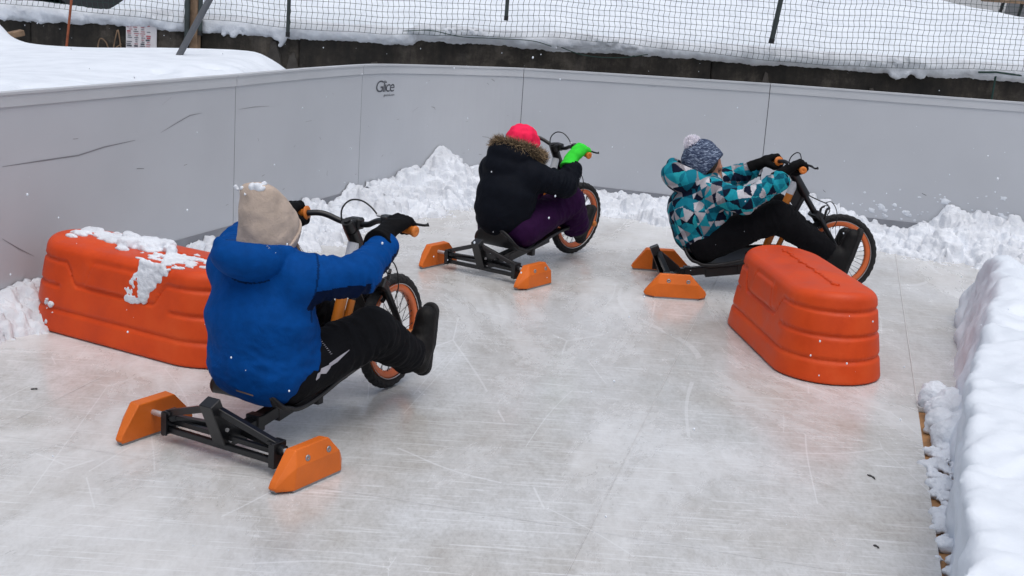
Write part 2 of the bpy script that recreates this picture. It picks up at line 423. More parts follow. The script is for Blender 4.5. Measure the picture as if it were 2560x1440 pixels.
M['plaster'] = simple('pale_plaster', (.50, .50, .50), .85, 0, .15, 3)
M['darkgreen'] = simple('dark_hedge', (.012, .018, .014), .9, 0, .4, 20)
M['paper'] = simple('white_notice', (.62, .60, .62), .6, 0, .03)
M['red_ink'] = simple('red_print', (.40, .10, .12), .6)
# trike
M['black'] = simple('black_enamel', (.008, .0085, .010), .34, 0, .3, 15, .05, 40)
M['black_plastic'] = simple('black_plastic', (.008, .0085, .010), .45, 0, .25, 10, .08, 90)
M['rubber'] = simple('tyre_rubber', (.009, .009, .010), .85, 0, .3, 40, .3, 120)
M['orange_paint'] = simple('orange_paint', (.55, .17, .018), .38, 0, .1, 12)
M['orange_rim'] = simple('orange_rim_paint', (.62, .135, .035), .38, 0, .1, 12)
M['orange_rubber'] = simple('orange_rubber', (.60, .17, .02), .5, 0, .12, 20)
M['runner'] = simple('orange_runner_plastic', (.62, .135, .014), .45, 0, .12, 7, .10, 45, .3)
M['steel'] = simple('grey_steel', (.30, .30, .31), .4, .8, .1)
M['zinc'] = simple('zinc_bolt', (.55, .55, .56), .35, .6, .1)
M['white_sticker'] = simple('pale_sticker', (.50, .52, .56), .4)
M['red'] = simple('red_reflector', (.12, .008, .010), .3)
# barrier block plastic
m, nt, b = new_mat('orange_barrier_plastic'); c = coord(nt)
n1 = N(nt, 'ShaderNodeTexNoise', Scale=3.5, Detail=8, Roughness=.65); nt.links.new(c, n1.inputs['Vector'])
r1 = ramp(nt, n1.outputs[0], [(.30, (.50, .042, .003)), (.55, (.62, .060, .004)), (.75, (.66, .085, .014))])
nt.links.new(r1.outputs[0], b.inputs['Base Color'])
rr = ramp(nt, n1.outputs[0], [(.35, (.36, .36, .36)), (.65, (.6, .6, .6))]); nt.links.new(rr.outputs[0], b.inputs['Roughness']); b.inputs['Specular IOR Level'].default_value = .3
n2 = N(nt, 'ShaderNodeTexNoise', Scale=45, Detail=5); nt.links.new(c, n2.inputs['Vector'])
bp = N(nt, 'ShaderNodeBump', Strength=.12, Distance=.006); nt.links.new(n2.outputs[0], bp.inputs['Height']); nt.links.new(bp.outputs[0], b.inputs['Normal'])
b.inputs['Subsurface Weight'].default_value = .0
M['barrier'] = m
def fabric(name, rough=.75, wv=260, bump=.25, sheen=.15, big=.25, spec=.3):
    m, nt, b = new_mat(name); c = coord(nt)
    at = N(nt, 'ShaderNodeAttribute', attribute_name='col')
    n1 = N(nt, 'ShaderNodeTexNoise', Scale=22, Detail=5); nt.links.new(c, n1.inputs['Vector'])
    r1 = ramp(nt, n1.outputs[0], [(.3, (.86, .86, .86)), (.7, (1.1, 1.1, 1.1))])
    nt.links.new(mixc(nt, 1.0, at.outputs['Color'], r1.outputs[0], 'MULTIPLY'), b.inputs['Base Color'])
    b.inputs['Roughness'].default_value = rough; b.inputs['Specular IOR Level'].default_value = spec; b.inputs['Sheen Weight'].default_value = sheen
    n2 = N(nt, 'ShaderNodeTexNoise', Scale=wv, Detail=3); nt.links.new(c, n2.inputs['Vector'])
    n3 = N(nt, 'ShaderNodeTexNoise', Scale=26, Detail=4, Distortion=1.0); nt.links.new(c, n3.inputs['Vector'])
    b1 = N(nt, 'ShaderNodeBump', Strength=bump, Distance=.003); nt.links.new(n2.outputs[0], b1.inputs['Height'])
    b2 = N(nt, 'ShaderNodeBump', Strength=big, Distance=.012); nt.links.new(n3.outputs[0], b2.inputs['Height']); nt.links.new(b1.outputs[0], b2.inputs['Normal'])
    nt.links.new(b2.outputs[0], b.inputs['Normal']); return m
M['shell'] = fabric('jacket_shell', .72, 300, .12, .0, .30, .06)
M['knit'] = fabric('knitted_wool', .95, 180, .5, .05, .3, .1)
M['fleece'] = fabric('fleece', .95, 300, .5, .02, .3, .05)
M['leather'] = fabric('boot_leather', .6, 150, .3, .0, .3, .2)
M['fur'] = fabric('fur_strands', .8, 300, .0, .1, .0, .2)
M['skin'] = fabric('skin', .5, 200, .1, .0, .05, .4); M['skin'].node_tree.nodes['Principled BSDF'].inputs['Subsurface Weight'].default_value = .08
M['hair'] = fabric('hair', .5, 120, .5, 0, .4, .4)
# marled knit of the bobble hat
m, nt, b = new_mat('marled_knit'); c = coord(nt)
mp = N(nt, 'ShaderNodeMapping'); mp.inputs['Rotation'].default_value = (0, rad(20), 0); mp.inputs['Scale'].default_value = (40, 40, 150); nt.links.new(c, mp.inputs[0])
n1 = N(nt, 'ShaderNodeTexNoise', Scale=1.0, Detail=4, Distortion=1.2); nt.links.new(mp.outputs[0], n1.inputs['Vector'])
r1 = ramp(nt, n1.outputs[0], [(.42, (.018, .030, .070)), (.52, (.050, .075, .135)), (.64, (.25, .31, .42))]); nt.links.new(r1.outputs[0], b.inputs['Base Color'])
b.inputs['Roughness'].default_value = .95
bp = N(nt, 'ShaderNodeBump', Strength=.8, Distance=.006); nt.links.new(n1.outputs[0], bp.inputs['Height']); nt.links.new(bp.outputs[0], b.inputs['Normal'])
M['marled'] = m
# ------------------------------------------------------------------ ground, ice sheet, plywood
def sheet(name, poly, z, mat, parent=None, thick=0):
    b = MB()
    if thick: b.prism(poly, z - thick, z, plane='xy')
    else: b.add([(x, y, z) for x, y in poly], [list(range(len(poly)))])
    return b.build(name, mat, parent, flat=True)
tag(sheet('ground', [(-90, -30), (90, -30), (90, 140), (-90, 140)], -.05, M['snow']), kind='structure')
AX = Vector((.2306, .973, 0)); AC = Vector((.973, -.2306, 0))                       # rink directions
def tile(y): return 1.894 + (y - 5.903) * .237
ice = sheet('ice_floor', [(-5.2, -3), (tile(-3), -3), (1.894, 5.903), (9.5, 5.903 - 7.6 * .237), (9.5, 13), (-5.2, 13)], 0, M['ice'], thick=.02)
tag(ice, kind='structure')
tag(sheet('plywood_base', [(tile(-3), -3), (9, -3), (9, 5.9 - 7.1 * .237), (1.894, 5.9)], -.022, M['plywood']), kind='structure')
# joints between the ice panels: shallow dark lines on the sheet
jb = MB()
def joint(p, q, w=.005):
    p = np.array(p); q = np.array(q); d = (q - p) / np.linalg.norm(q - p); n = np.array((-d[1], d[0])) * w / 2
    jb.add([(*(p - n), .004), (*(p + n), .004), (*(q + n), .004), (*(q - n), .004)], [(0, 1, 2, 3)])
org = np.array((1.894, 5.903)); ax = np.array(AX[:2]); ac = np.array(AC[:2])
joint(org, org + ax * 5.0, .005)
for k, w in ((-1, .0018), (-3, .0018)): joint(org + ac * k * 1.15 - ax * 6, org + ac * k * 1.15 + ax * (4.4 + .1 * k), w)
for k in (-1, 0, 1): joint(org + ax * k * 2.0 - ac * (3.6 if k else .4), org + ax * k * 2.0 + ac * (2.4 if k >= 0 else 0), .0016)
tag(jb.build('floor_joints', M['seam'], flat=True), kind='structure')

# ------------------------------------------------------------------ grey rink boards
NODES = [(-3.70, 2.7, 1.11), (-3.09, 4.5, 1.105), (-2.60, 5.94, 1.098), (-2.35, 6.66, 1.095), (-1.787, 8.28, 1.089), (-1.5, 9.2, 1.086), (-1.22, 10.0, 1.079),
         (-1.08, 10.4, 1.067), (-.9, 10.72, 1.055), (-.65, 10.97, 1.049), (-.35, 11.12, 1.05), (-.02, 11.14, 1.059), (.622, 10.955, 1.077),
         (1.9, 10.55, 1.109), (3.28, 10.12, 1.127), (5, 9.58, 1.155)]
def board_run(i0, i1):
    P = np.array(NODES); Q = smooth_path(P[5:13], 6); out = []
    for i in range(i0, i1):
        if 5 <= i < 12: out += [tuple(q) for q in Q[(i - 5) * 6:(i - 5) * 6 + 6]]
        else: out.append(tuple(P[i]))
    out.append(tuple(P[i1])); return np.array(out)
def inward(R):
    d = np.gradient(R[:, :2], axis=0); d /= np.linalg.norm(d, axis=1)[:, None]
    return np.stack([d[:, 1], -d[:, 0]], 1)                                        # towards the rink
def ribbon(R, o0, o1, z0, z1, b, m=0, top=False):
    """a curved slab between offsets o0..o1 (towards the rink) and heights z0..z1; heights below zero count from the panel's top"""
    n = inward(R); V = []
    for k in range(len(R)):
        a = R[k, 2] + z0 if z0 < 0 or top else z0; c = R[k, 2] + z1 if z1 < 0 or top else z1
        for o, z in ((o0, a), (o1, a), (o1, c), (o0, c)): V.append((*(R[k, :2] + n[k] * o), z))
    Fc = [(4 * k + j, 4 * k + (j + 1) % 4, 4 * k + 4 + (j + 1) % 4, 4 * k + 4 + j) for k in range(len(R) - 1) for j in range(4)]
    Fc += [(0, 1, 2, 3), tuple(4 * (len(R) - 1) + j for j in (3, 2, 1, 0))]; b.add(V, Fc, False, m)
def shrink(R, g=.003):
    R = R.copy(); d = R[1] - R[0]; R[0] += d / np.linalg.norm(d[:2]) * g; d = R[-2] - R[-1]; R[-1] += d / np.linalg.norm(d[:2]) * g; return R
ALLB = board_run(0, 15)
def pixel_ray(px, py):
    c, s = math.cos(ROLL), math.sin(ROLL); x, y = px - 1280, py - 720
    return np.array(_rt) * (c * x + s * y) + np.array(_up) * (s * x - c * y) + np.array(_fw) * FPX
def on_board(px, py, off=.0):
    """the point of the boards' rink face seen in that direction"""
    d = pixel_ray(px, py); best = None
    for k in range(len(ALLB) - 1):
        a, b_ = ALLB[k, :2], ALLB[k + 1, :2]; e = b_ - a; A = np.array([[d[0], -e[0]], [d[1], -e[1]]])
        t, u = np.linalg.solve(A, a)
        if t > 0 and -1e-6 <= u <= 1 + 1e-6 and (best is None or t < best[0]):
            n = np.array((e[1], -e[0])); n /= np.linalg.norm(n); best = (t, n)
    t, n = best; p = d * t + (0, 0, CAMZ); return p + np.array((*n, 0)) * off, np.array((*n, 0))
def scuff(b, pts, w, m):
    P = [on_board(x, y, .0135) for x, y in pts]; up = np.array((0, 0, 1.)); V = []
    for i, (p, n) in enumerate(P):
        q = P[min(i + 1, len(P) - 1)][0] - P[max(i - 1, 0)][0]; q /= np.linalg.norm(q); s_ = np.cross(n, q)
        ww = w * (.25 if i in (0, len(P) - 1) else 1) / 2; V += [p - s_ * ww, p + s_ * ww]
    b.add(V, [(2 * i, 2 * i + 2, 2 * i + 3, 2 * i + 1) for i in range(len(P) - 1)], False, m)
PANELS = [(0, 4, 'long grey board panel behind the snow-dusted orange block, with a long thin scratch'),
          (4, 6, 'grey board panel between the long scratched one and the lettered corner panel'),
          (6, 11, 'curved grey corner board panel with dark lettering near its upper edge'),
          (11, 13, 'plain grey board panel behind the white pompom hat'),
          (13, 15, 'grey board panel with snow splattered along its foot, at the right end of the row')]
SC = {0: [([(0, 416), (100, 401), (190, 388), (255, 367), (333, 350)], .007, 1), ([(397, 331), (440, 305), (470, 288), (500, 282)], .005, 1), ([(177, 347), (190, 346)], .007, 0), ([(337, 421), (355, 421)], .008, 0),
          ([(455, 413), (463, 410)], .008, 0), ([(400, 262), (425, 241)], .003, 1), ([(0, 596), (40, 620), (80, 640)], .006, 1), ([(560, 513), (566, 510)], .006, 0)],
      1: [([(592, 273), (630, 267), (668, 265)], .004, 1), ([(640, 345), (642, 352)], .008, 0), ([(730, 368), (734, 362)], .007, 0), ([(795, 342), (798, 348)], .008, 0), ([(760, 304), (775, 301)], .004, 0), ([(650, 440), (657, 436)], .008, 0),
          ([(702, 474), (707, 470)], .008, 0), ([(815, 425), (813, 435), (814, 440)], .005, 1), ([(884, 437), (888, 433)], .007, 0), ([(826, 232), (832, 236)], .004, 1), ([(649, 450), (648, 460)], .003, 1)],
      2: [([(1017, 176), (1020, 180)], .008, 0), ([(1068, 202), (1072, 201)], .006, 1), ([(1028, 279), (1043, 267)], .005, 1), ([(1075, 266), (1083, 268), (1086, 274)], .006, 1), ([(1228, 197), (1236, 203)], .009, 0), ([(1217, 207), (1221, 211)], .007, 0),
          ([(951, 391), (954, 386)], .009, 0), ([(972, 384), (975, 380)], .006, 1), ([(1205, 341), (1222, 343)], .009, 0), ([(1196, 385), (1203, 386)], .008, 0), ([(1155, 382), (1161, 382)], .007, 1), ([(1163, 304), (1168, 303)], .006, 1),
          ([(989, 298), (994, 298)], .006, 0), ([(917, 314), (918, 317)], .007, 0), ([(1098, 395), (1103, 397)], .007, 1), ([(1268, 289), (1272, 288)], .006, 1)],
      3: [([(1267, 288 + 0), (1272, 290)], .006, 1), ([(1890, 300), (1893, 306)], .004, 1), ([(1620, 215), (1640, 216)], .004, 1)],
      4: [([(2058, 474), (2064, 480)], .012, 0), ([(2305, 483), (2316, 488)], .014, 0), ([(2090, 246), (2096, 250)], .004, 1)]}
SC[3] = SC[3][1:]
for pi, (i0, i1, lab) in enumerate(PANELS):
    R = shrink(board_run(i0, i1)); b = MB(); ribbon(R, -.012, .012, .004, -.001, b)
    ns = len(b.F)
    for pts, w, f in SC[pi]: scuff(b, pts, w, 1 + f)
    p = b.build('board_panel', None, mats=[M['board'], M['scuff'], M['faint_scuff']], flat=True)
    tag(p, lab, 'rink board', 'grey boards round the rink', 'thing')
    b = MB(); ribbon(R, -.02, .020, -.058, -.0005, b); ribbon(R, -.026, .026, -.0005, .012, b, top=True); b.build('top_rail', M['rail'], p, flat=True)
    b = MB(); ribbon(R, .0121, .018, .005, .165, b); b.build('kick_strip', M['kick'], p, flat=True)
    if pi < 4:
        e = board_run(i0, i1)[-2:]; d = (e[1] - e[0]); d[2] = 0; d /= np.linalg.norm(d); e2 = np.array([e[1] - d * .012, e[1] + d * .012]); e2[:, 2] = e[1, 2]
        b = MB(); ribbon(e2, -.010, .0095, .01, -.07, b); b.build('joint_strip', M['gap'], p, flat=True)
    if pi == 2:                                                                     # the lettering printed on the corner panel
        for txt, size, a, sh, w in (('Glice', .125, (936, 230), .16, .143), ('glicerink.com', .026, (955, 240.5), 0, .078)):
            cu = bpy.data.curves.new('lettering', 'FONT'); cu.body = txt; cu.size = size; cu.shear = sh; cu.space_character = .82 if sh else .9
            ft = bpy.data.objects.new('lettering', cu); COL.objects.link(ft); bpy.context.view_layer.update()
            dg = bpy.context.evaluated_depsgraph_get(); me = bpy.data.meshes.new_from_object(ft.evaluated_get(dg)); COL.objects.unlink(ft); bpy.data.objects.remove(ft)
            lo = bpy.data.objects.new('lettering', me); COL.objects.link(lo); me.materials.clear(); me.materials.append(M['ink'])
            xs = [v.co.x for v in me.vertices]; x0_, x1_ = min(xs), max(xs)
            for v in me.vertices:                                                   # follows the curve of the panel
                f = (v.co.x - x0_) / (x1_ - x0_); q_, n_ = on_board(a[0] + (982 - a[0]) * f, a[1] - 2 * f, .0140); v.co = (q_[0], q_[1], q_[2] + v.co.y)
            lo.parent = p

# ------------------------------------------------------------------ ploughed snow
def lumps(Hm, S, T, n, rng, rmin, rmax, base, squash=1.0):
    """adds rounded clods to a height map laid over S (along) and T (across)"""
    ds = S[1] - S[0]; dt = T[1] - T[0]
    for _ in range(n):
        i = rng.integers(0, len(S)); s0 = S[i]; t0, z0 = base(s0, rng)
        if t0 is None: continue
        r = rmin * (rmax / rmin) ** (rng.random() ** 1.7); q = .6 + .6 * rng.random(); an = rng.random() * 3.14
        i0, i1 = max(int((s0 - 1.5 * r - S[0]) / ds), 0), min(int((s0 + 1.5 * r - S[0]) / ds) + 2, len(S))
        j0, j1 = max(int((t0 - 1.5 * r - T[0]) / dt), 0), min(int((t0 + 1.5 * r - T[0]) / dt) + 2, len(T))
        if i1 <= i0 or j1 <= j0: continue
        ss = S[i0:i1][:, None] - s0; tt = T[j0:j1][None] - t0
        u = ss * math.cos(an) + tt * math.sin(an); v = (-ss * math.sin(an) + tt * math.cos(an)) / q
        p_ = 1.2 + 1.6 * rng.random(); k_ = rng.normal(size=2) * .35; d = (np.abs(u) ** p_ + np.abs(v) ** p_) ** (1 / p_); zz = z0 + np.minimum(np.sqrt(np.maximum(r * r - d * d, 0)), r * (.45 + .6 * rng.random())) * squash + u * k_[0] + v * k_[1]
        zz = np.where(d < r, zz, -1); Hm[i0:i1, j0:j1] = np.maximum(Hm[i0:i1, j0:j1], zz)
def grid_faces(a, b): 
    i, j = np.meshgrid(np.arange(a - 1), np.arange(b - 1), indexing='ij'); k = (i * b + j).ravel()
    return np.stack([k, k + b, k + b + 1, k + 1], 1)
HW = {0: (.12, .25), 1: (.16, .3), 2: (.20, .20), 3: (.13, .26), 4: (.13, .36), 5: (.15, .42), 6: (.18, .45), 7: (.18, .48), 8: (.25, .56), 9: (.34, .62), 10: (.22, .62), 11: (.10, .38), 12: (.14, .42), 13: (.22, .50), 14: (.29, .58), 15: (.3, .6)}
EXTRA = [((1.2, 10.77), (.13, .40)), ((2.55, 10.345), (.24, .55)), ((2.93, 10.23), (.07, .5)), ((3.45, 10.07), (.34, .6)), ((3.95, 9.91), (.22, .6))]
def heap(name, i0, i1, seed, label):
    R = board_run(i0, i1)[:, :2]; rng = np.random.default_rng(seed)
    cum = np.r_[0, np.cumsum(np.linalg.norm(np.diff(R, axis=0), axis=1))]; L = cum[-1]
    S = np.arange(0, L, .0085); T = np.arange(0, .92, .0085)
    X = np.stack([np.interp(S, cum, R[:, k]) for k in (0, 1)], 1); nn = np.stack([np.interp(S, cum, inward(R)[:, k]) for k in (0, 1)], 1)
    cp = []
    for k, (h, w) in HW.items():
        p = np.array(NODES[k][:2]); q = np.linalg.norm(X - p, axis=1)
        if q.min() < .06: cp.append((S[q.argmin()], h, w))
    for p, (h, w) in EXTRA:
        q = np.linalg.norm(X - np.array(p), axis=1)
        if q.min() < .15: cp.append((S[q.argmin()], h, w))
    cp.sort(); cp = np.array(cp); h = np.interp(S, cp[:, 0], cp[:, 1]); w = np.interp(S, cp[:, 0], cp[:, 2])
    G = np.stack(np.broadcast_arrays(S[:, None], T[None], 0 * S[:, None] + seed), -1)
    h2 = h * (1 + .55 * noise(np.stack([S * 3.1, 0 * S, 0 * S + seed], -1), seed)); w2 = w * (1 + .45 * noise(np.stack([S * 2.3, 0 * S + 5, 0 * S], -1), seed + 1) + .25 * noise(np.stack([S * 8, 0 * S + 5, 0 * S], -1), seed + 2))
    u = T[None] / w2[:, None]; prof = np.clip(1 - u, -1, 1); prof = np.sign(prof) * np.abs(prof) ** .85
    Hm = h2[:, None] * prof + .05 * fbm(G * 7, 3, seed) * np.clip(prof * 4 + .4, 0, 1) + .02 * np.abs(noise(G * 24, seed + 3)) - .012
    H0 = Hm.copy()
    def on(s0, rng):
        i = min(int(s0 / .0085), len(S) - 1); t = rng.random() ** .8 * w2[i] * 1.02; j = min(int(t / .0085), len(T) - 1)
        return t, max(H0[i, j], -.004) - .004
    lumps(Hm, S, T, int(L * 800), rng, .009, .055, on)
    def off(s0, rng):
        i = min(int(s0 / .0085), len(S) - 1); t = w2[i] * (1 + .25 * rng.random() ** 2); return (t, -.006)
    lumps(Hm, S, T, int(L * 160), rng, .006, .022, off, .8)
    Hm += .005 * noise(G * 50, seed + 9) + .003 * noise(G * 100, seed + 10); Hm = np.where(Hm < .002, -.015, Hm)
    t = .021 + T[None] + 0 * S[:, None]
    V = np.stack([X[:, 0][:, None] + nn[:, 0][:, None] * t, X[:, 1][:, None] + nn[:, 1][:, None] * t, Hm], -1).reshape(-1, 3)
    Fc = grid_faces(len(S), len(T)); keep = V[Fc][:, :, 2].max(1) > -.01; Fc = Fc[keep]
    us = np.unique(Fc); mp = np.zeros(len(V), int); mp[us] = np.arange(len(us))
    o = mesh_obj(name, V[us], mp[Fc], M['slush']); tag(o, label, 'snow', None, 'stuff'); return o
heap('snow_heap', 1, 7, 3, 'lumpy ploughed snow heaped along the straight grey boards behind the snow-dusted orange block')
heap('snow_heap', 6, 12, 5, 'tall lumpy heap of ploughed snow in the curved corner of the boards')
heap('snow_heap', 12, 15, 8, 'lumpy ploughed snow along the foot of the back boards behind the third trike')
# snow thrown against the last panel and sticking to it
rng = np.random.default_rng(4); b = MB()
for _ in range(70):
    x = 2150 + 400 * rng.random(); y = 560 + .07 * (x - 2280) - 75 * rng.random() ** 2 - 10
    p, n = on_board(x, y, .013); r = .006 + .022 * rng.random() ** 3; d = np.cross(n, (0, 0, 1))
    K = 9; a0 = rng.random() * 6; rr_ = r * (.55 + .6 * rng.random(K)); V = [p + n * r * .35]
    for k in range(K): V.append(p + (d * math.cos(a0 + 6.283 * k / K) * 1.5 + np.array((0, 0, 1)) * math.sin(a0 + 6.283 * k / K)) * rr_[k])
    b.add(V, [(0, k + 1, (k + 1) % K + 1) for k in range(K)], True)
tag(b.build('snow_splatter', M['slush']), 'thin splatter of snow stuck to the board above the third heap', 'snow', None, 'stuff')

# cut bank of packed snow beside the track
F_ = Field((.8, 2.2, -.06), (5.4, 8.5, .80), .024); P = F_.pts(); X, Y, Z = P[..., 0], P[..., 1], P[..., 2]
q = P + .085 * np.stack([noise(P * 3.1, 3), noise(P * 3.1, 4), noise(P * 3.1, 5)], -1)
xf = np.interp(q[..., 1], [2.2, 4.05, 4.82, 5.6, 6.54, 7.58, 8.7], [.93, 1.485, 1.715, 1.98, 2.26, 2.58, 2.98]) + np.interp(q[..., 1], [2.2, 4.6, 5.4, 6.6, 8], [-.05, -.02, .04, .12, .13]) * np.clip(q[..., 2], 0, .6) / .5
zt = .47 - .30 * np.clip(X - xf - .10, 0, 1.2) * sm(Y, 5.4, 7.0) + .045 * np.exp(-((Y - 7.0) / .25) ** 2) * np.exp(-((X - xf) / .2) ** 2)
zt = zt + .04 * np.abs(noise(np.stack([X * 2.2, Y * 3.0, 0 * X + 2], -1), 37)) + .045 * noise(np.stack([X * 1.7, Y * 1.7, 0 * X], -1), 31) + .020 * noise(np.stack([X * 4.6, Y * 4.6, 0 * X], -1), 32) + .02 * np.maximum(noise(np.stack([X * 2.6, Y * 2.6, 0 * X], -1), 35), 0)
D = -smin(-(Z - zt) * .95, smin(-(xf - X) * .94, -((Y + 2.0 * Z) - 8.15) * .45, .06), .045)
F_.D = (D + .028 * noise(P * (5, 5, 3.5), 33) + .016 * noise(P * 12, 34)).astype(np.float32)
V, Fc = F_.mesh(1); nn = normals(V, Fc)
V = V + nn * (.014 * fbm(V * 9, 3, 11) + .012 * np.minimum(fbm(V * 5, 2, 17), .1) + .005 * noise(V * 45, 13))[:, None]
tag(mesh_obj('snow_bank', V, Fc, M['snow']), 'high cut bank of packed white snow beside the bare plywood strip', 'snow bank', None, 'thing')
# clods fallen from the bank on the plywood and the sheet's edge
rng = np.random.default_rng(12); F_ = Field((1.2, 3.6, -.05), (2.6, 6.3, .22), .010)
for k in range(190):
    y = 3.7 + 2.25 * rng.random() ** .8; x = tile(y) + .012 + (.02 + .13 * max(0, (y - 3.4) / 2.5)) * rng.random() ** .7 + (.03 if y > 5.3 else 0); r = .010 + .030 * rng.random() ** 2
    for q_ in range(3): F_.add(ell((x + r * .6 * rng.normal(), y + r * .6 * rng.normal(), r * .3 - .012), (r * (.6 + .7 * rng.random()), r * .7, r * (.5 + .4 * rng.random()))), .006)
for k in range(26):
    y = 5.35 + .62 * rng.random(); x = tile(y) + .07 + .16 * rng.random(); r = .03 + .045 * rng.random(); F_.add(ell((x, y, r * .5), (r, r, r * (.8 + .5 * rng.random()))), .012)
for k in range(0):
    y = 4 + 2 * rng.random(); x = tile(y) - .01 - .1 * rng.random() ** 2; r = .008 + .012 * rng.random(); F_.add(ell((x, y, r * .4), (r * 1.5, r, r * .6)), .01)
V, Fc = F_.mesh(1); nn = normals(V, Fc); V = V + nn * (.007 * noise(V * 40, 1) + .006 * noise(V * 90, 2))[:, None]
tag(mesh_obj('snow_clods', V, Fc, M['slush']), 'crumbled snow clods lying on the plywood strip below the snow bank', 'snow', None, 'stuff')

# undisturbed snow outside the left boards
S = np.arange(-14, -.9, .05); T = np.arange(2.0, 11.99, .05); X, Y = np.meshgrid(S, T, indexing='ij')
edge = np.interp(Y, [n[1] for n in NODES[:9]], [n[0] for n in NODES[:9]]) - .035
Z = 1.045 + .05 * noise(np.stack([X * .7, Y * .7, 0 * X], -1), 2) - .62 * sm(X, -2.3, -1.15) * sm(Y, 8.6, 10.5) - .07 * sm(X, -3.0, -4.4) - .055 * np.clip(11 - Y, 0, 3) / 3
Z -= .55 * sm(Y, 11.15, 11.95) * sm(X, -4.6, -4.0) ; near = sm(edge - X, 1.6, .25)
Z += near * (.035 * fbm(np.stack([X * 4, Y * 4, 0 * X], -1), 3, 4) - .055 * np.maximum(noise(np.stack([X * 5, Y * 5, 0 * X + 3], -1), 6) - .25, 0) * 4) - .02 * near
Z += .24 * np.exp(-((X + 4.62) / .30) ** 2 - ((Y - 11.3) / .5) ** 2)
Z = np.where(X > edge, np.minimum(Z, .3), Z); X = np.where((X > edge) & (X < edge + .06), edge, X)
ok = (X <= edge + 1e-6); V = np.stack([X, Y, Z], -1).reshape(-1, 3); Fc = grid_faces(len(S), len(T)); Fc = Fc[ok.ravel()[Fc].all(1)]
us = np.unique(Fc); mp = np.zeros(len(V), int); mp[us] = np.arange(len(us))
tag(mesh_obj('snow_mound', V[us], mp[Fc], M['snow']), 'smooth deep snow with footprints outside the left boards', 'snow', None, 'stuff')

# ------------------------------------------------------------------ retaining wall with snow, slope behind it
def zwall(x): return 1.222 if x > -1 else 1.175
b = MB()
for x0, x1, dy, zt in ((-11, -4.4, .02, 1.16), (-4.4, -2.9, 0, 1.175), (-2.9, -2.02, .015, 1.18), (-2.02, 1.62, .0, 1.222), (1.624, 10.5, .012, 1.225)):
    b.box(((x0 + x1) / 2 , 12.22 + dy / 2, (zt - .05) / 2), ((x1 - x0) / 2 - .002, .22 - dy / 2, (zt + .05) / 2), bev=.012)
w = b.build('retaining_wall', M['concrete'], flat=True); tag(w, 'old dark stained concrete wall topped with snow behind the rink', 'wall', None, 'thing')
b = MB(); rng = np.random.default_rng(2)
for x, z0, z1, wd in ((-2.25, .3, 1.12, .07), (-2.08, .3, 1.04, .06), (-2.42, .3, 1.0, .09), (-2.7, .3, .93, .06), (-1.35, .4, .99, .07), (2.11, .6, 1.14, .035), (1.68, .6, 1.0, .05), (3.05, .6, 1.06, .04), (-.2, .4, .95, .02)):
    K = 10; V = []
    for yy in (11.985, 12.02):
        for k in range(K):
            t = k / K * 6.283; V.append((x + wd * math.cos(t) * (1 + .35 * rng.random()), yy, (z0 + z1) / 2 + (z1 - z0) / 2 * math.sin(t) * (.85 + .2 * rng.random())))
    b = MB(); b.add(V, [list(range(K)), list(range(K, 2 * K))[::-1]] + [(i, i + K, (i + 1) % K + K, (i + 1) % K) for i in range(K)]); b.build('worn_patch', M['patch'], w, flat=True)
# snow slope
S = np.r_[np.arange(-16, -6, .4), np.arange(-6, 7.2, .05), np.arange(7.2, 16, .4)]; T = np.r_[np.arange(12.02, 13.2, .03), np.arange(13.2, 16.5, .08), np.arange(16.5, 45, .6)]
X, Y = np.meshgrid(S, T, indexing='ij'); d = Y - 12.0
zr = 1.235 + .30 * (1 - np.exp(-d / .45)) + np.where(X < 4.2, .135, np.maximum(.125 - .055 * (X - 4.4), .0)) * np.clip(d - .4, 0, 9)
zr -= sm(X, 3.9, 4.9) * np.clip(Y - 15, 0, 3) * .45
zl = 1.19 + .05 * np.exp(-((d - .7) / .5) ** 2) - .95 * sm(Y, 13.6, 18) + .06 * noise(np.stack([X * 1.4, Y * 1.4, 0 * X], -1), 8)
k = sm(X, -3.95, -3.55); Z = zl * (1 - k) + zr * k
G = np.stack([X, Y, 0 * X], -1); Z += .05 * noise(G * .9, 21) * sm(d, .2, 1.5) + .022 * noise(G * 3.1, 22) * sm(d, 0, .4) + .01 * noise(G * 8, 23)
tag(mesh_obj('snow_slope', np.stack([X, Y, Z], -1).reshape(-1, 3), grid_faces(len(S), len(T)), M['snow']), kind='structure')
# overhanging snow along the wall's top
rng = np.random.default_rng(9); F_ = Field((-5.2, 11.80, .9), (5.6, 12.3, 1.42), .018)
xs = np.arange(-5.1, 5.5, .028)
for x in xs:
    z = zwall(x); t = .035 + .03 * noise(np.array([[x * 1.7, 0, 0]]), 3)[0]; F_.add(ell((x, 12.06 + .015 * rng.normal(), z + .035), (.05, .10, .042 + max(t, 0))), .03)
for k in range(700):
    x = -5.1 + 10.6 * rng.random(); z = zwall(x); big = max(0, noise(np.array([[x * 1.3, 3, 1]]), 5)[0]) * 1.2 + (.55 if x < -2 else 0)
    r = .010 + .022 * rng.random() ** 2; F_.add(ell((x, 11.99 - .02 * rng.random(), z + .03 - (.05 + .05 * rng.random()) * big * rng.random()), (r * 1.2, r, r * 1.2)), .02)
for x0, wd, dz in ((-2.18, .09, .17), (-.75, .35, .02), (.2, .4, .03), (3.25, .2, .13), (3.45, .1, .10), (-3.15, .2, .08), (-4.0, .3, .05)):     # hanging lobes
    for k in range(int(50 * wd / .1 * .5)):
        u = rng.normal() * wd * .5; z = zwall(x0); r = .014 + .022 * rng.random(); F_.add(ell((x0 + u, 11.975 - .03 * rng.random(), z + .05 - rng.random() * dz * max(0, 1 - abs(u) / wd)), (r * 1.2, r, r)), .02)
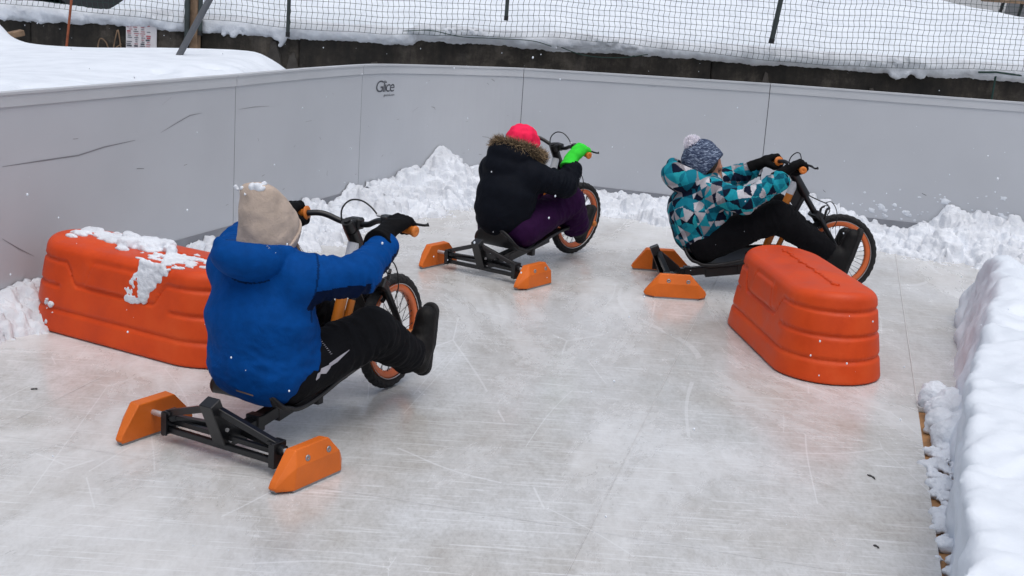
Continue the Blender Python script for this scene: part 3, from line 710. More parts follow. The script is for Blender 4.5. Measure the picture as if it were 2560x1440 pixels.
for x0, wd in ((-.62, .45), (.55, .4), (3.3, .25)):
    for k in range(70):
        u = rng.normal() * wd * .4; r = .012 + .022 * rng.random(); F_.add(ell((x0 + u, 11.97 - .04 * rng.random(), zwall(x0) + .05 + .06 * rng.random() * max(0, 1 - abs(u) / wd)), (r, r, r)), .015)
V, Fc = F_.mesh(1); nn = normals(V, Fc); V = V + nn * (.008 * noise(V * 28, 1) + .005 * noise(V * 70, 2))[:, None]
tag(mesh_obj('snow_cap', V, Fc, M['slush']), 'thick crumbly snow overhanging the top of the dark wall', 'snow', None, 'stuff')

# ------------------------------------------------------------------ net and posts
def net(name, x0, x1, y, zb, zt, label, seed, cell=.047):
    nx = int((x1 - x0) / cell) + 1; nz = int((zt - zb) / cell * 1.02) + 1; b = MB()
    xs = np.linspace(x0, x1, nx); r = .0022
    gx = np.zeros((nx, nz, 3))
    for j in range(nz):
        f = j / max(nz - 1, 1); sagz = .035 * np.sin((xs - x0) * 1.45 + seed) * (1 - f) + .018 * noise(np.stack([xs * 2.2, 0 * xs + j * .05, 0 * xs], -1), seed)
        pull = .012 * noise(np.stack([xs * 1.1, 0 * xs + j * .25, 0 * xs + 4], -1), seed + 2)
        gx[:, j] = np.stack([xs + pull, y - .03 * (1 - f) ** 2 + .02 * noise(np.stack([xs * 1.5, 0 * xs + j * .2, 0 * xs + 9], -1), seed + 1), zb + (zt - zb) * f + sagz], -1)
    gx[:, :, 0] += (.004 * ((np.arange(nz) % 2) * 2 - 1))[None]
    V = []; Fc = []; tri = [np.array((math.cos(a), math.sin(a))) * r for a in (.5, 2.6, 4.7)]
    def strand(P, horizontal):
        n0 = len(V)
        for p in P:
            for t in tri: V.append((p[0], p[1] + t[0], p[2] + t[1]) if horizontal else (p[0] + t[0], p[1] + t[1], p[2]))
        for i in range(len(P) - 1):
            for k in range(3): Fc.append((n0 + 3 * i + k, n0 + 3 * i + (k + 1) % 3, n0 + 3 * i + 3 + (k + 1) % 3, n0 + 3 * i + 3 + k))
    for j in range(nz): strand(gx[:, j], True)
    for i in range(nx): strand(gx[i], False)
    o = mesh_obj(name, np.array(V), np.array(Fc), M['net']); tag(o, label, 'net', 'green nets hung above the wall')
    return o
net('safety_net', -2.94, 5.4, 11.93, 1.262, 2.15, 'green square-mesh net along the snow slope, from the paired posts to the house', 3)
net('safety_net', -5.2, -3.02, 11.94, 1.235, 2.15, 'green square-mesh net over the low snow beside the thin orange pole', 7)
def rod(name, a, bb, r, mat, label, cat, group=None, capn=None, n=12):
    b = MB(); b.tube([a, bb], r, n); o = b.build(name, M[mat]); 
    d = np.array(bb) - np.array(a); d /= np.linalg.norm(d)
    c = MB(); c.tube([np.array(a) - d * .006, np.array(a) + d * .035], r * 1.14, n); c.build('end_sleeve', M['black_plastic'], o)
    return tag(o, label, cat, group)
G_ = 'posts carrying the green net'
rod('net_post', (-2.10, 11.86, 1.16), (-2.085, 11.86, 2.6), .017, 'post', 'thin dark net post above the split, patched part of the wall', 'post', G_)
rod('net_post', (-.21, 11.88, 1.425), (-.20, 11.9, 2.6), .017, 'post', 'dark net post ending in mid-net above the curved corner of the boards', 'post', G_)
rod('net_post', (2.10, 11.86, 1.385), (2.25, 11.9, 2.6), .022, 'post', 'thick leaning green-grey net post above the white pompom hat', 'post', G_)
rod('net_post', (-2.985, 11.88, 1.05), (-2.975, 11.88, 2.6), .024, 'post', 'broad green post left of the weathered wooden one', 'post', G_)
rod('net_post', (-2.87, 11.88, 1.12), (-2.86, 11.88, 2.6), .020, 'post', 'green post between the weathered wooden one and the leaning grey pole', 'post', G_)
b = MB(); b.beam((-2.925, 11.92, .6), (-2.92, 11.93, 2.6), .085, .06, bev=.008); o = b.build('wooden_post', M['wood'], flat=True); tag(o, 'weathered square wooden post standing between two green posts', 'post')
rod('leaning_pole', (-2.76, 10.55, .93), (-2.40, 10.55, 1.62), .026, 'greypole', 'grey pole leaning to one side, stuck in the smooth snow mound', 'pole')
rod('marker_pole', (-4.03, 11.80, .80), (-3.95, 11.84, 1.62), .011, 'orangepole', 'thin rusty orange pole standing in front of the wall', 'pole')
b = MB(); b.tube([(4.11, 11.96, 1.24), (4.09, 11.95, .6)], .009, 8); b.tube([(3.95, 11.95, 1.25), (4.1, 11.93, 1.262), (4.35, 11.95, 1.245)], .008, 8)
tag(b.build('tie_rope', M['net']), 'green rope hanging down the dark wall from the net edge', 'rope')
b = MB(); b.tube(smooth_path([(.25, 11.94, 1.23), (.5, 11.93, 1.165), (.8, 11.93, 1.165), (1.05, 11.94, 1.21)], 8), .004, 6); tag(b.build('loose_cord', M['net']), 'thin green cord sagging in a loop under the snow edge', 'cord')
b = MB(); b.tube(smooth_path([(-1.1, 11.9, 1.27), (-.85, 11.88, 1.29), (-.6, 11.89, 1.255), (-.3, 11.88, 1.26), (.02, 11.88, 1.262), (.2, 11.9, 1.225)], 8), .004, 6); tag(b.build('edge_cord', M['net']), 'dark edge cord lying on the crumbly snow above the corner', 'cord')
# notice on the wall
b = MB(); b.box((-3.41, 11.975, 1.03), (.135, .006, .15)); pn = b.build('notice_board', M['paper'], flat=True); tag(pn, 'white printed notice with red and black lines fixed to the dark wall', 'notice')
rng = np.random.default_rng(3); bb = [MB(), MB()]
for cx in (-3.515, -3.455, -3.395, -3.345):
    for k in range(15):
        if rng.random() < .2: continue
        z = 1.16 - k * .018; wd = .010 + .014 * rng.random(); c = 0 if rng.random() < .55 else 1
        bb[c].box((cx + .004 * rng.normal(), 11.966, z), (wd, .0015, .0025 if rng.random() < .8 else .006))
bb[0].build('black_lettering', M['ink'], pn, flat=True); bb[1].build('red_lettering', M['red_ink'], pn, flat=True)
b = MB()
for pts in ([(-3.80, 11.96, .9), (-3.77, 11.95, 1.02), (-3.72, 11.95, 1.0), (-3.69, 11.95, .93)], [(-3.70, 11.95, .90), (-3.62, 11.95, .96), (-3.58, 11.95, .99)], [(-3.66, 11.95, .9), (-3.63, 11.96, 1.06), (-3.61, 11.96, 1.1), (-3.58, 11.95, .92)]):
    b.tube(smooth_path(pts, 5), [.006] * (3 * 5 + 1) if len(pts) == 4 else [.005] * 11, 6)
tag(b.build('dry_branches', M['wood']), 'bare grey branches poking out of the snow against the wall', 'branches')
b = MB(); b.beam((-4.55, 11.3, .98), (-4.28, 11.5, 1.06), .10, .05, bev=.006); tag(b.build('wooden_plank', M['wood'], flat=True), 'brown plank end sticking out under a hump of snow', 'plank')

# house corner and table beyond the slope
hs_ = empty('house', (6.9, 20.0, .9)); tag(hs_, 'pale plastered house with a brown door beyond the snow slope', 'house')
b = MB(); b.box((.6, 2.5, 2.4), (2.5, 2.4, 2.4), bev=.02); b.build('wall', M['plaster'], hs_, flat=True)
b = MB(); b.prism([(-2.2, 4.8), (3.4, 4.8), (.6, 6.6)], -.3, 5.3); b.build('roof', M['brownwood'], hs_, flat=True)
b = MB(); b.box((.42, .06, 1.02), (.17, .05, 1.02)); 
for k in range(11): b.box((.42, .0, .1 + k * .19), (.17, .012, .012))
dr = b.build('door', M['brownwood'], hs_, flat=True)
b = MB(); b.box((.22, .03, 1.04), (.03, .07, 1.06)); b.box((.62, .03, 1.04), (.03, .07, 1.06)); b.build('door_frame', M['wood'], hs_, flat=True)
b = MB(); b.tube([(.32, -.01, 1.0), (.32, -.06, 1.0), (.38, -.06, 1.0)], .012, 8); b.build('handle', M['steel'], dr)
tb = empty('picnic_table', (6.05, 17.6, 1.10)); tag(tb, 'wooden table with slanting black legs beyond the snow slope', 'table')
b = MB()
for k in range(3): b.box((0, -.12 + k * .14, .80), (.26, .065, .018), bev=.004)
b.build('table_top', M['wood'], tb, flat=True)
for sx in (-.12, .12): b = MB(); b.beam((sx - .08, -.05, 0), (sx + .06, -.05, .785), .035, .035); b.build('leg', M['black'], tb, flat=True)
b = MB(); b.beam((6.22, 17.9, 1.05), (6.45, 18.2, 2.25), .30, .03, upv=(0, 1, .3), bev=.004); tag(b.build('leaning_board', M['greypole'], flat=True), 'grey board leaning beside the slanting table legs', 'board')
# dark hedge and a parked car far left
F_ = Field((-14, 25.2, -.2), (-4.6, 27.2, 2.9), .08); rng = np.random.default_rng(6)
for k in range(90): F_.add(ell((-13.4 + 8.2 * rng.random(), 26.2 + .3 * rng.normal(), .3 + 1.9 * rng.random()), (.45, .4, .45)), .1)
V, Fc = F_.mesh(1); V = V + normals(V, Fc) * (.12 * fbm(V * 5, 3, 1))[:, None]
hd = mesh_obj('hedge', V, Fc, M['darkgreen'], smooth=False); tag(hd, 'dark evergreen hedge far behind the low snow', 'hedge')
pc = empty('parked_car', (-7.0, 23.6, .15)); tag(pc, 'dark parked car with a grey wheel, mostly hidden by the snow far back', 'car')
F_ = Field((-2.3, -.1, .1), (2.3, 1.8, 1.6), .05); F_.add(rbox((0, .85, .62), (2.1, .82, .34), .14)); F_.add(rbox((-.1, .85, 1.1), (1.2, .7, .38), .22), .12)
for x in (-1.3, -.7 + 2.0): F_.sub(cap((x, -.3, .33), (x, .3, .33), .4), .02)
V, Fc = F_.mesh(2); mesh_obj('body', V, Fc, M['black'], pc)
for x in (-1.3, 1.3):
    b = MB(); b.lathe([(.20, 0), (.33, .0), (.345, .05), (.345, .17), (.33, .21), (.2, .21)], (x, .0, .33), (0, 1, 0), 28); wh = b.build('wheel', M['rubber'], pc)
    b = MB(); b.lathe([(.0, .02), (.05, .0), (.19, .03), (.205, .0), (.205, .05)], (x, .0, .33), (0, 1, 0), 28)
    for k in range(5): a = k * 1.2566; b.beam((x, .01, .33), (x + .19 * math.cos(a), .01, .33 + .19 * math.sin(a)), .02, .045, upv=(0, 1, 0))
    b.build('rim', M['steel'], wh)
b = MB(); b.box((-.1, .13, 1.16), (.9, .012, .17)); b.build('window', M['black_plastic'], pc, flat=True)

# ------------------------------------------------------------------ orange barrier blocks
def block_mesh(seed):
    L, W, Ht = .675, .275, .438; F_ = Field((-.72, -.32, -.01), (.72, .32, .50), .0090); P = F_.pts(); X, Y, Z = P[..., 0], P[..., 1], P[..., 2]
    k = 1 - .235 * np.clip(Z / Ht, 0, 1.05); kl = 1 - .115 * np.clip(Z / Ht, 0, 1.05)
    Lz, Wz = L * kl, W * k; e = Lz - Wz * 1.05
    q = np.maximum(np.abs(X) - e, 0); d2 = np.sqrt((q / 1.05) ** 2 + Y * Y) - Wz; rr_ = .034
    side = d2 * .97; a = np.maximum(side + rr_, 0); c = np.maximum(Z - (Ht - .018 * (Y / .2) ** 2) + rr_, 0)
    D = np.sqrt(a * a + c * c) + np.minimum(np.maximum(side, Z - Ht) + rr_, 0) - rr_
    au = np.abs(X)
    def groove(zc, w_, dep, mask=1.0): return dep * np.exp(-((Z - zc) / w_) ** 4) * mask
    endm = sm(au, .30, .36)
    z3 = .345 - .10 * (1 - sm(au, .24, .33)); z4 = .375 - .115 * sm(au, .13, .20)
    D = D + groove(.115, .0085, .012) + groove(.228, .0085, .012, sm(au, .34, .37)) + groove(z3, .0085, .012) + groove(z4, .007, .006, 1 - sm(au, .19, .24))
    D = D - .007 * (1 - sm(au, .15, .23)) * sm(Z, .245, .26) * (1 - sm(Z, .355, .375))
    D = np.maximum(D, .004 - Z)
    F_.D = D.astype(np.float32); rng = np.random.default_rng(seed)
    V, Fc = F_.mesh(1); V = V + normals(V, Fc) * (.0012 * noise(V * 9, 4))[:, None]
    return V, Fc
def bead(seed):
    rng = np.random.default_rng(seed); pts = [(-.43 + .86 * k / 60, .012 * math.sin(k * .7) * (rng.random() < .5) + .004 * rng.normal(), .436 + .003 * rng.random()) for k in range(61)]
    b = MB(); b.tube(pts, .006 + .004 * rng.random(61), 8); return b
BV, BF = block_mesh(1)
b1 = mesh_obj('barrier_block', BV, BF, M['barrier']); b1.location = (1.525, 6.82, 0); b1.rotation_euler = (0, 0, rad(97))
tag(b1, 'clean orange barrier block with a raised seam along its bare top', 'barrier', 'orange barrier blocks on the ice')
bd = bead(3).build('seam_bead', M['barrier'], b1)
b2 = b1.copy(); COL.objects.link(b2); b2.location = (-1.715, 6.20, 0); b2.rotation_euler = (0, 0, rad(-30)); b2['label'] = 'orange barrier block with snow on top, half hidden behind the blue jacket'
c_ = bd.copy(); COL.objects.link(c_); c_.parent = b2
# snow lying on the second block
F_ = Field((-.70, -.3, .0), (.6, .25, .56), .007); rng = np.random.default_rng(5)
def bt(x, y): return .439 - .018 * (y / .2) ** 2
for k in range(260):
    x = -.50 + .58 * rng.random(); y = .02 + .04 * rng.normal() - .12 * (x + .25); r = .006 + .017 * rng.random() ** 2; F_.add(ell((x, y, bt(x, y) - .002 + r * .1), (r * 2.2, r * 1.0, r * .8)), .005)
for k in range(60): x = -.02 + .06 * rng.normal(); y = .0 + .03 * rng.normal(); r = .012 + .020 * rng.random(); F_.add(ell((x, y, bt(x, y) + .006 + r * .35), (r, r, r)), .006)
for k in range(110): x = .25 + .08 * rng.normal(); y = -.09 + .05 * rng.normal(); r = .005 + .011 * rng.random(); F_.add(ell((x, max(y, -.20), bt(x, y) - .001), (r * 2.4, r * .9, r * .6)), .005)
for k in range(170):
    t = rng.random(); x = .22 + .035 * rng.normal() - .10 * t * t + .012 * math.sin(t * 9); z = .424 - .18 * t; y = -(.275 * (1 - .235 * z / .438)) + .006; r = .006 + .014 * rng.random(); F_.add(ell((x, y, z), (r * 1.2, .008 + .4 * r, r * 1.3)), .005)
for k in range(26): x = -.46 + .05 * rng.normal(); z = .10 + .03 * rng.normal(); y = -.255 + .9 * max(0, -x - .42) ; r = .006 + .009 * rng.random(); F_.add(ell((x, y, z), (r * 1.4, .014, r)), .008)
V, Fc = F_.mesh(1); V = V + normals(V, Fc) * (.004 * noise(V * 45, 1) + .003 * noise(V * 100, 2))[:, None]
sn = mesh_obj('settled_snow', V, Fc, M['slush']); sn.location = b2.location; sn.rotation_euler = b2.rotation_euler
tag(sn, 'patchy snow lying on and sliding down the orange block by the boards', 'snow', None, 'stuff')
# ------------------------------------------------------------------ trikes
HUB = np.array((1.22, 0, .255)); AXU = np.array((-.566, 0, .824)); STEM = np.array((.862, 0, .768))
def steer_matrix(deg):
    t = Matrix.Translation(Vector(STEM)); return t @ Matrix.Rotation(rad(deg), 4, Vector(AXU)) @ t.inverted()
BAR = [(.838, .325, .788), (.845, .25, .796), (.853, .195, .802), (.868, .15, .806), (.885, .115, .798), (.905, .07, .778), (.912, .03, .772)]
BAR = BAR + [(.912, 0, .772)] + [(x, -y, z) for x, y, z in BAR[::-1]]
GRIP_DIR = np.array((-.10, 1, -.10)); GRIP_DIR /= np.linalg.norm(GRIP_DIR)
def grip_pos(s, f=.5): return np.array((.853, .195 * s, .802)) * (1 - f) + np.array((.838, .322 * s, .788)) * f
FRONT = {'fork', 'wheel', 'handlebar', 'foot_peg', 'brake_caliper', 'brake_lever', 'brake_cable', 'stem'}
def build_trike():
    t = empty('ice_trike'); P = t
    # fixed frame
    b = MB(); b.beam((.20, 0, .072), (.84, 0, .168), .050, .050, bev=.004); b.beam((.40, 0, .088), (.86, 0, .158), .056, .056, bev=.004)
    b.tube([(.968, 0, .605), (.93, 0, .515), (.80, 0, .155)], .0155, 12); b.tube([(.980, 0, .612), (.885, 0, .748)], .029, 16)
    b.tube([(.905, 0, .700), (.735, 0, .165)], .017, 12)
    b.prism([(.86, .60), (.90, .69), (.965, .62), (.925, .52)], -.004, .004)
    for x in (.29, .62): b.box((x, 0, .075 + (x - .22) * .15), (.022, .032, .032), bev=.004)
    b.box((.665, -.012, .088), (.018, .022, .022), bev=.003)
    b.build('frame', M['black'], P)
    b = MB(); b.tube([(.888, 0, .641), (.733, 0, .170)], .0235, 14); tt = b.build('frame_tube', M['orange_paint'], P)
    b = MB(); b.tube([(.9035, 0, .694), (.879, 0, .617)], .0245, 14); b.build('sticker', M['white_sticker'], tt)
    b = MB(); b.tube([(.9055, 0, .452), (.81, 0, .19)], .0165, 12); b.build('frame_tube', M['orange_paint'], P)
    # bucket seat
    cl = smooth_path([(.262, .298), (.276, .247), (.310, .199), (.375, .166), (.50, .160), (.64, .178), (.78, .200), (.885, .222), (.925, .222)], 5); nv = 25; V = []
    for i, (x, z) in enumerate(cl):
        f = i / (len(cl) - 1); w = .03 + .155 * math.sqrt(max(0, 1 - (1 - min(f / .50, 1)) ** 2)); w = w - .02 * sm(f, .55, 1.0)
        for k in range(nv):
            u = k / (nv - 1) * 2 - 1; lift = .050 * abs(u) ** 2.2 * (1 - .55 * sm(f, .7, 1)) * sm(f, .30, .65); dip = 0
            fx = x + (-.02 * abs(u) ** 2 if f < .3 else 0); notch = .20 * sm(f, .70, 1.0) * math.exp(-(u / .33) ** 4)
            V.append((fx - notch - .05 * sm(f, .9, 1) * abs(abs(u) - .6) ** 1.5 * 3, u * w, z + lift))
    V = np.array(V); Fc = grid_faces(len(cl), nv); Nn = normals(V, Fc); nu = len(V); s_ = np.sign(Nn[:, 2].mean()); Vb = V - Nn * s_ * .012
    rim = [i * nv for i in range(len(cl))] + [(len(cl) - 1) * nv + k for k in range(1, nv)] + [i * nv + nv - 1 for i in range(len(cl) - 2, -1, -1)] + list(range(nv - 2, 0, -1))
    FF = [tuple(f) for f in Fc] + [tuple(int(a) + nu for a in f[::-1]) for f in Fc] + [(rim[i], rim[(i + 1) % len(rim)], rim[(i + 1) % len(rim)] + nu, rim[i] + nu) for i in range(len(rim))]
    st = mesh_obj('seat', np.vstack([V, Vb]), FF, M['black_plastic'], P); bmesh_fix(st.data)
    b = MB(); b.tube(V[rim][:-1], .0075, 8, closed=True); b.build('seat_edge', M['black_plastic'], st)
    # rear axle
    b = MB(); pk = np.array((.10, 0, .195))
    b.beam((.155, 0, .065), (.075, 0, .235), .055, .060, upv=(0, 1, 0), bev=.003)
    b.prism([(.075, .175), (.13, .20), (.25, .11), (.25, .05), (.14, .05)], -.030, -.024); b.prism([(.075, .175), (.13, .20), (.25, .11), (.25, .05), (.14, .05)], .024, .030)
    for s in (-1, 1):
        b.beam((.105, .02 * s, .200), (.142, .262 * s, .118), .028, .026, bev=.002)
        b.beam((.235, .02 * s, .085), (.160, .262 * s, .095), .024, .024, bev=.002)
        b.box((.147, .268 * s, .080), (.034, .006, .048), bev=.002); b.box((.147, .252 * s, .124), (.030, .018, .005)); b.box((.116, .262 * s, .08), (.004, .013, .044))
        b.beam((.143, 0, .052), (.143, .262 * s, .052), .024, .022, bev=.002); b.beam((.155, 0, .085), (.165, .262 * s, .078), .018, .018)
        b.tube([(.150, .272 * s, .098), (.150, .292 * s, .098)], .021, 8)
    ra = b.build('rear_axle', M['black'], P)
    for s in (-1, 1): b = MB(); b.tube([(.150, .286 * s, .098), (.150, .358 * s, .098)], .011, 10); b.build('axle_stub', M['zinc'], ra)
    for (x, z) in ((.135, .12), (.155, .075), (.235, .09)):
        for s in (-1, 1): b = MB(); b.tube([(x, .029 * s, z), (x, .036 * s, z)], .008, 8); b.build('bolt', M['zinc'], ra)
    for s in (-1, 1): b = MB(); b.tube([(.147, .258 * s, .098), (.147, .242 * s, .098)], .014, 6); b.build('nut', M['steel'], ra)
    # runners
    for s in (-1, 1):
        pts = [(x, .355, z) for x, z in ((0, .008), (-.012, .022), (-.002, .042), (.358, .008), (.366, .028), (.360, .046), (.078, .142), (.262, .142))]
        pts += [(x, .384, z) for x, z in ((0, .008), (-.012, .022), (-.002, .042), (.358, .008), (.366, .028), (.360, .046))]
        pts += [(.050, .422, .008), (.315, .422, .008), (.064, .420, .090), (.303, .420, .090), (.080, .400, .147), (.260, .400, .147)]
        bm = bmesh.new()
        for p in pts: bm.verts.new((p[0], p[1] * s, p[2]))
        h_ = bmesh.ops.convex_hull(bm, input=bm.verts); bmesh.ops.delete(bm, geom=[g for g in h_['geom_interior'] if isinstance(g, bmesh.types.BMVert)], context='VERTS')
        bmesh.ops.dissolve_limit(bm, angle_limit=rad(2), verts=bm.verts, edges=bm.edges); bmesh.ops.recalc_face_normals(bm, faces=bm.faces)
        me_ = bpy.data.meshes.new('runner'); bm.to_mesh(me_); bm.free(); me_.materials.append(M['runner']); rn = bpy.data.objects.new('runner', me_); COL.objects.link(rn); rn.parent = P
        mo = rn.modifiers.new('edge', 'BEVEL'); mo.width = .0045; mo.segments = 3; mo.limit_method = 'ANGLE'; mo.angle_limit = rad(18)
        b = MB(); b.prism([(.004, .0), (-.006, .012), (-.004, .0165), (.362, .0165), (.362, .008), (.354, 0)], .359 * s, .381 * s); b.prism([(.055, .0), (.048, .006), (.050, .0130), (.315, .0130), (.317, .006), (.310, 0)], .3815 * s, .4185 * s); b.build('steel_blade', M['steel'], rn, flat=True)
        for x in (.128, .246):
            b = MB(); b.lathe([(.0, -.004), (.0045, -.004), (.0045, .002), (.011, .0035), (.0125, .0)], (x, .4145 * s, .108), (0, s, 0), 14); b.build('bolt', M['steel'], rn)
    # fork, stem
    b = MB(); cr = np.array((1.055, 0, .500))
    b.tube([(.868, 0, .762), tuple(cr)], .0185, 14); b.box(cr + (.004, 0, -.004), (.026, .072, .024), np.array([[.824, 0, -.566], [0, 1, 0], [.566, 0, .824]]).T, bev=.006)
    for s in (-1, 1): b.tube([(1.05, .056 * s, .507), (1.10, .060 * s, .43), (1.16, .060 * s, .345), (1.216, .058 * s, .262)], [.017, .0165, .015, .013], 12); b.box((1.219, .058 * s, .257), (.018, .006, .020), bev=.003)
    b.build('fork', M['black'], P)
    b = MB(); b.tube([(.878, 0, .748), (.850, 0, .790)], .025, 14); b.beam((.855, 0, .778), (.915, 0, .775), .040, .034, bev=.006); b.box((.915, 0, .774), (.024, .031, .024), bev=.007); b.tube([(.848, 0, .792), (.845, 0, .797)], .014, 10)
    sm_ = b.build('stem', M['black_plastic'], P)
    b = MB(); b.box((.893, 0, .742), (.010, .020, .013), bev=.003); b.build('reflector', M['red'], sm_)
    # handlebar
    b = MB(); b.tube(smooth_path(BAR, 6), .0125, 12); hb = b.build('handlebar', M['black'], P)
    for s in (-1, 1):
        a, c = grip_pos(s, 0), grip_pos(s, 1.02); d = (c - a) / np.linalg.norm(c - a)
        b = MB(); prof = [(.0126, -.002), (.030, -.001), (.0305, .003), (.029, .006), (.0185, .009)] + [(.0175 + .0012 * (k % 2), .012 + .006 * k) for k in range(18)] + [(.020, .124), (.0225, .127), (.0225, .134), (.020, .137), (.004, .1385), (.003, .136), (0, .136)]
        b.lathe(prof, a, d, 22); b.build('grip', M['orange_rubber'], hb)
    # brake lever, cable and rim brake
    b = MB(); a = np.array((.862, -.168, .806)); b.box(a + (.006, 0, .004), (.018, .014, .018), bev=.004); b.box(a + (.030, .008, .012), (.018, .020, .011), bev=.004); b.tube([a + (.03, .03, .014), a + (.03, .012, .014)], .006, 8)
    b.tube(smooth_path([a + (.036, -.01, .008), a + (.060, -.05, .002), a + (.058, -.10, -.004), a + (.052, -.155, -.004), a + (.060, -.17, .0)], 5), [.007] * 8 + [.0055] * 10 + [.0065, .008, .009], 8)
    bl = b.build('brake_lever', M['black_plastic'], P)
    b = MB(); b.tube([a + (.03, .026, .014), a + (.03, .052, .018)], .0065, 8); b.build('cable_adjuster', M['zinc'], bl)
    b = MB(); b.tube(smooth_path([(.892, -.118, .824), (.90, -.08, .852), (.905, -.03, .872), (.895, .018, .868), (.872, .04, .832), (.870, .035, .775), (.92, .034, .70), (1.00, .034, .62), (1.075, .03, .585), (1.125, .01, .565), (1.135, -.025, .53), (1.115, -.04, .50)], 6), .0036, 8)
    b.tube(smooth_path([(1.09, -.045, .575), (1.13, -.05, .585), (1.165, -.055, .54), (1.175, -.058, .47), (1.150, -.058, .42)], 6), .003, 6); b.build('brake_cable', M['black_plastic'], P)
    b = MB()
    for s in (-1, 1):
        b.beam((1.088, .040 * s, .428), (1.105, .052 * s, .535), .014, .014, bev=.003); b.beam((1.105, .052 * s, .535), (1.125, .045 * s, .548), .012, .012); b.box((1.108, .026 * s, .465), (.030, .009, .010), np.array([[.8, 0, .6], [0, 1, 0], [-.6, 0, .8]]).T, bev=.002)
        b.tube([(1.088, .040 * s, .428), (1.072, .040 * s, .42)], .009, 8)
    b.tube([(1.125, -.05, .55), (1.128, 0, .556), (1.125, .05, .55)], .0035, 6); b.build('brake_caliper', M['black'], P)
    # wheel
    wh = empty('wheel'); wh.parent = P
    nu_, nv_ = 144, 14; V = []
    for i in range(nu_):
        t_ = 6.28318 * i / nu_
        for k in range(nv_):
            p = 6.28318 * k / nv_; kn = .0025 if (math.cos(p) > .15 and (i + (0 if (k % 4) < 2 else 2)) % 4 < 2) else 0
            r = .0222 + kn; V.append((1.22 + (.2305 + r * math.cos(p)) * math.cos(t_), r * math.sin(p), .255 + (.2305 + r * math.cos(p)) * math.sin(t_)))
    Fc = [(i * nv_ + k, i * nv_ + (k + 1) % nv_, ((i + 1) % nu_) * nv_ + (k + 1) % nv_, ((i + 1) % nu_) * nv_ + k) for i in range(nu_) for k in range(nv_)]
    ty = mesh_obj('tyre', V, Fc, M['rubber'], wh, smooth=False); bmesh_fix(ty.data)
    b = MB(); b.lathe([(.208, -.016), (.208, .016), (.200, .017), (.187, .0165), (.178, .011), (.178, -.011), (.187, -.0165), (.200, -.017)], HUB, (0, 1, 0), 96, closed=True); b.build('rim', M['orange_rim'], wh)
    for s in (-1, 1): b = MB(); b.lathe([(.2095, .0195 * s), (.2125, .0222 * s), (.2115, .0228 * s), (.2085, .020 * s)], HUB, (0, 1, 0), 96, closed=True); b.build('sidewall_stripe', M['zinc'], wh)
    b = MB()
    for k in range(36):
        s = 1 if k % 2 else -1; t0 = 6.28318 * k / 36; t1 = t0 + (.55 if (k // 2) % 2 else -.55)
        b.tube([HUB + (.022 * math.cos(t1), .026 * s, .022 * math.sin(t1)), HUB + (.182 * math.cos(t0), .004 * s, .182 * math.sin(t0))], .0014, 5)
        b.tube([HUB + (.170 * math.cos(t0), .0055 * s, .170 * math.sin(t0)), HUB + (.180 * math.cos(t0), .004 * s, .180 * math.sin(t0))], .0024, 5)
    b.build('spokes', M['black'], wh)
    b = MB(); b.lathe([(0, -.055), (.010, -.055), (.010, -.032), (.026, -.030), (.026, -.026), (.016, -.022), (.016, .022), (.026, .026), (.026, .030), (.010, .032), (.010, .055), (0, .055)], HUB, (0, 1, 0), 20); b.build('hub', M['black'], wh)
    for s in (-1, 1):
        b = MB(); b.lathe([(.0, .068), (.019, .068), (.021, .074), (.021, .105), (.018, .108), (.018, .114), (.020, .118), (.020, .168), (.017, .172), (0, .172)], HUB, (0, s, 0), 18)
        pg = b.build('foot_peg', M['orange_paint'], P)
        b = MB(); b.tube([HUB + (0, .108 * s, 0), HUB + (0, .115 * s, 0)], .0186, 14); b.build('peg_ring', M['black'], pg)
    return t
def copy_tree(o, parent=None):
    c = o.copy(); COL.objects.link(c); c.parent = parent
    for ch in list(o.children): copy_tree(ch, c)
    return c
POSE = {'A': ((-1.098, 4.539, 0), 1.097, 2.4, 1.0, .056), 'B': ((-.2725, 7.909, 0), .976, -8.4, .968, .015), 'C': ((.784, 8.166, 0), .028, 6.5, .992, .007)}
TG = 'black and orange ice trikes'
tr0 = build_trike(); TRI = {'A': tr0, 'B': copy_tree(tr0), 'C': copy_tree(tr0)}
for k, lab in (('A', 'black and orange three-point ice trike under the rider in the blue jacket'), ('B', 'black and orange ice trike under the rider in the fur-trimmed dark jacket'), ('C', 'black and orange ice trike under the rider in the teal patterned jacket')):
    t = TRI[k]; t.location = POSE[k][0]; t.rotation_euler = (0, 0, POSE[k][1]); t.scale = (POSE[k][3],) * 3; D_ = Matrix.Translation((POSE[k][4], 0, 0)); S = D_ @ steer_matrix(POSE[k][2])
    for ch in t.children:
        if ch.name.split('.')[0] in FRONT: ch.matrix_basis = S
        elif ch.name.split('.')[0] in ('frame', 'frame_tube'): ch.matrix_basis = D_
        elif k == 'A' and ch.name.split('.')[0] in ('rear_axle', 'runner'): ch.matrix_basis = Matrix.Rotation(-.048, 4, 'Z')     # the rear axle pivots a little in the turn
    tag(t, lab, 'trike', TG)
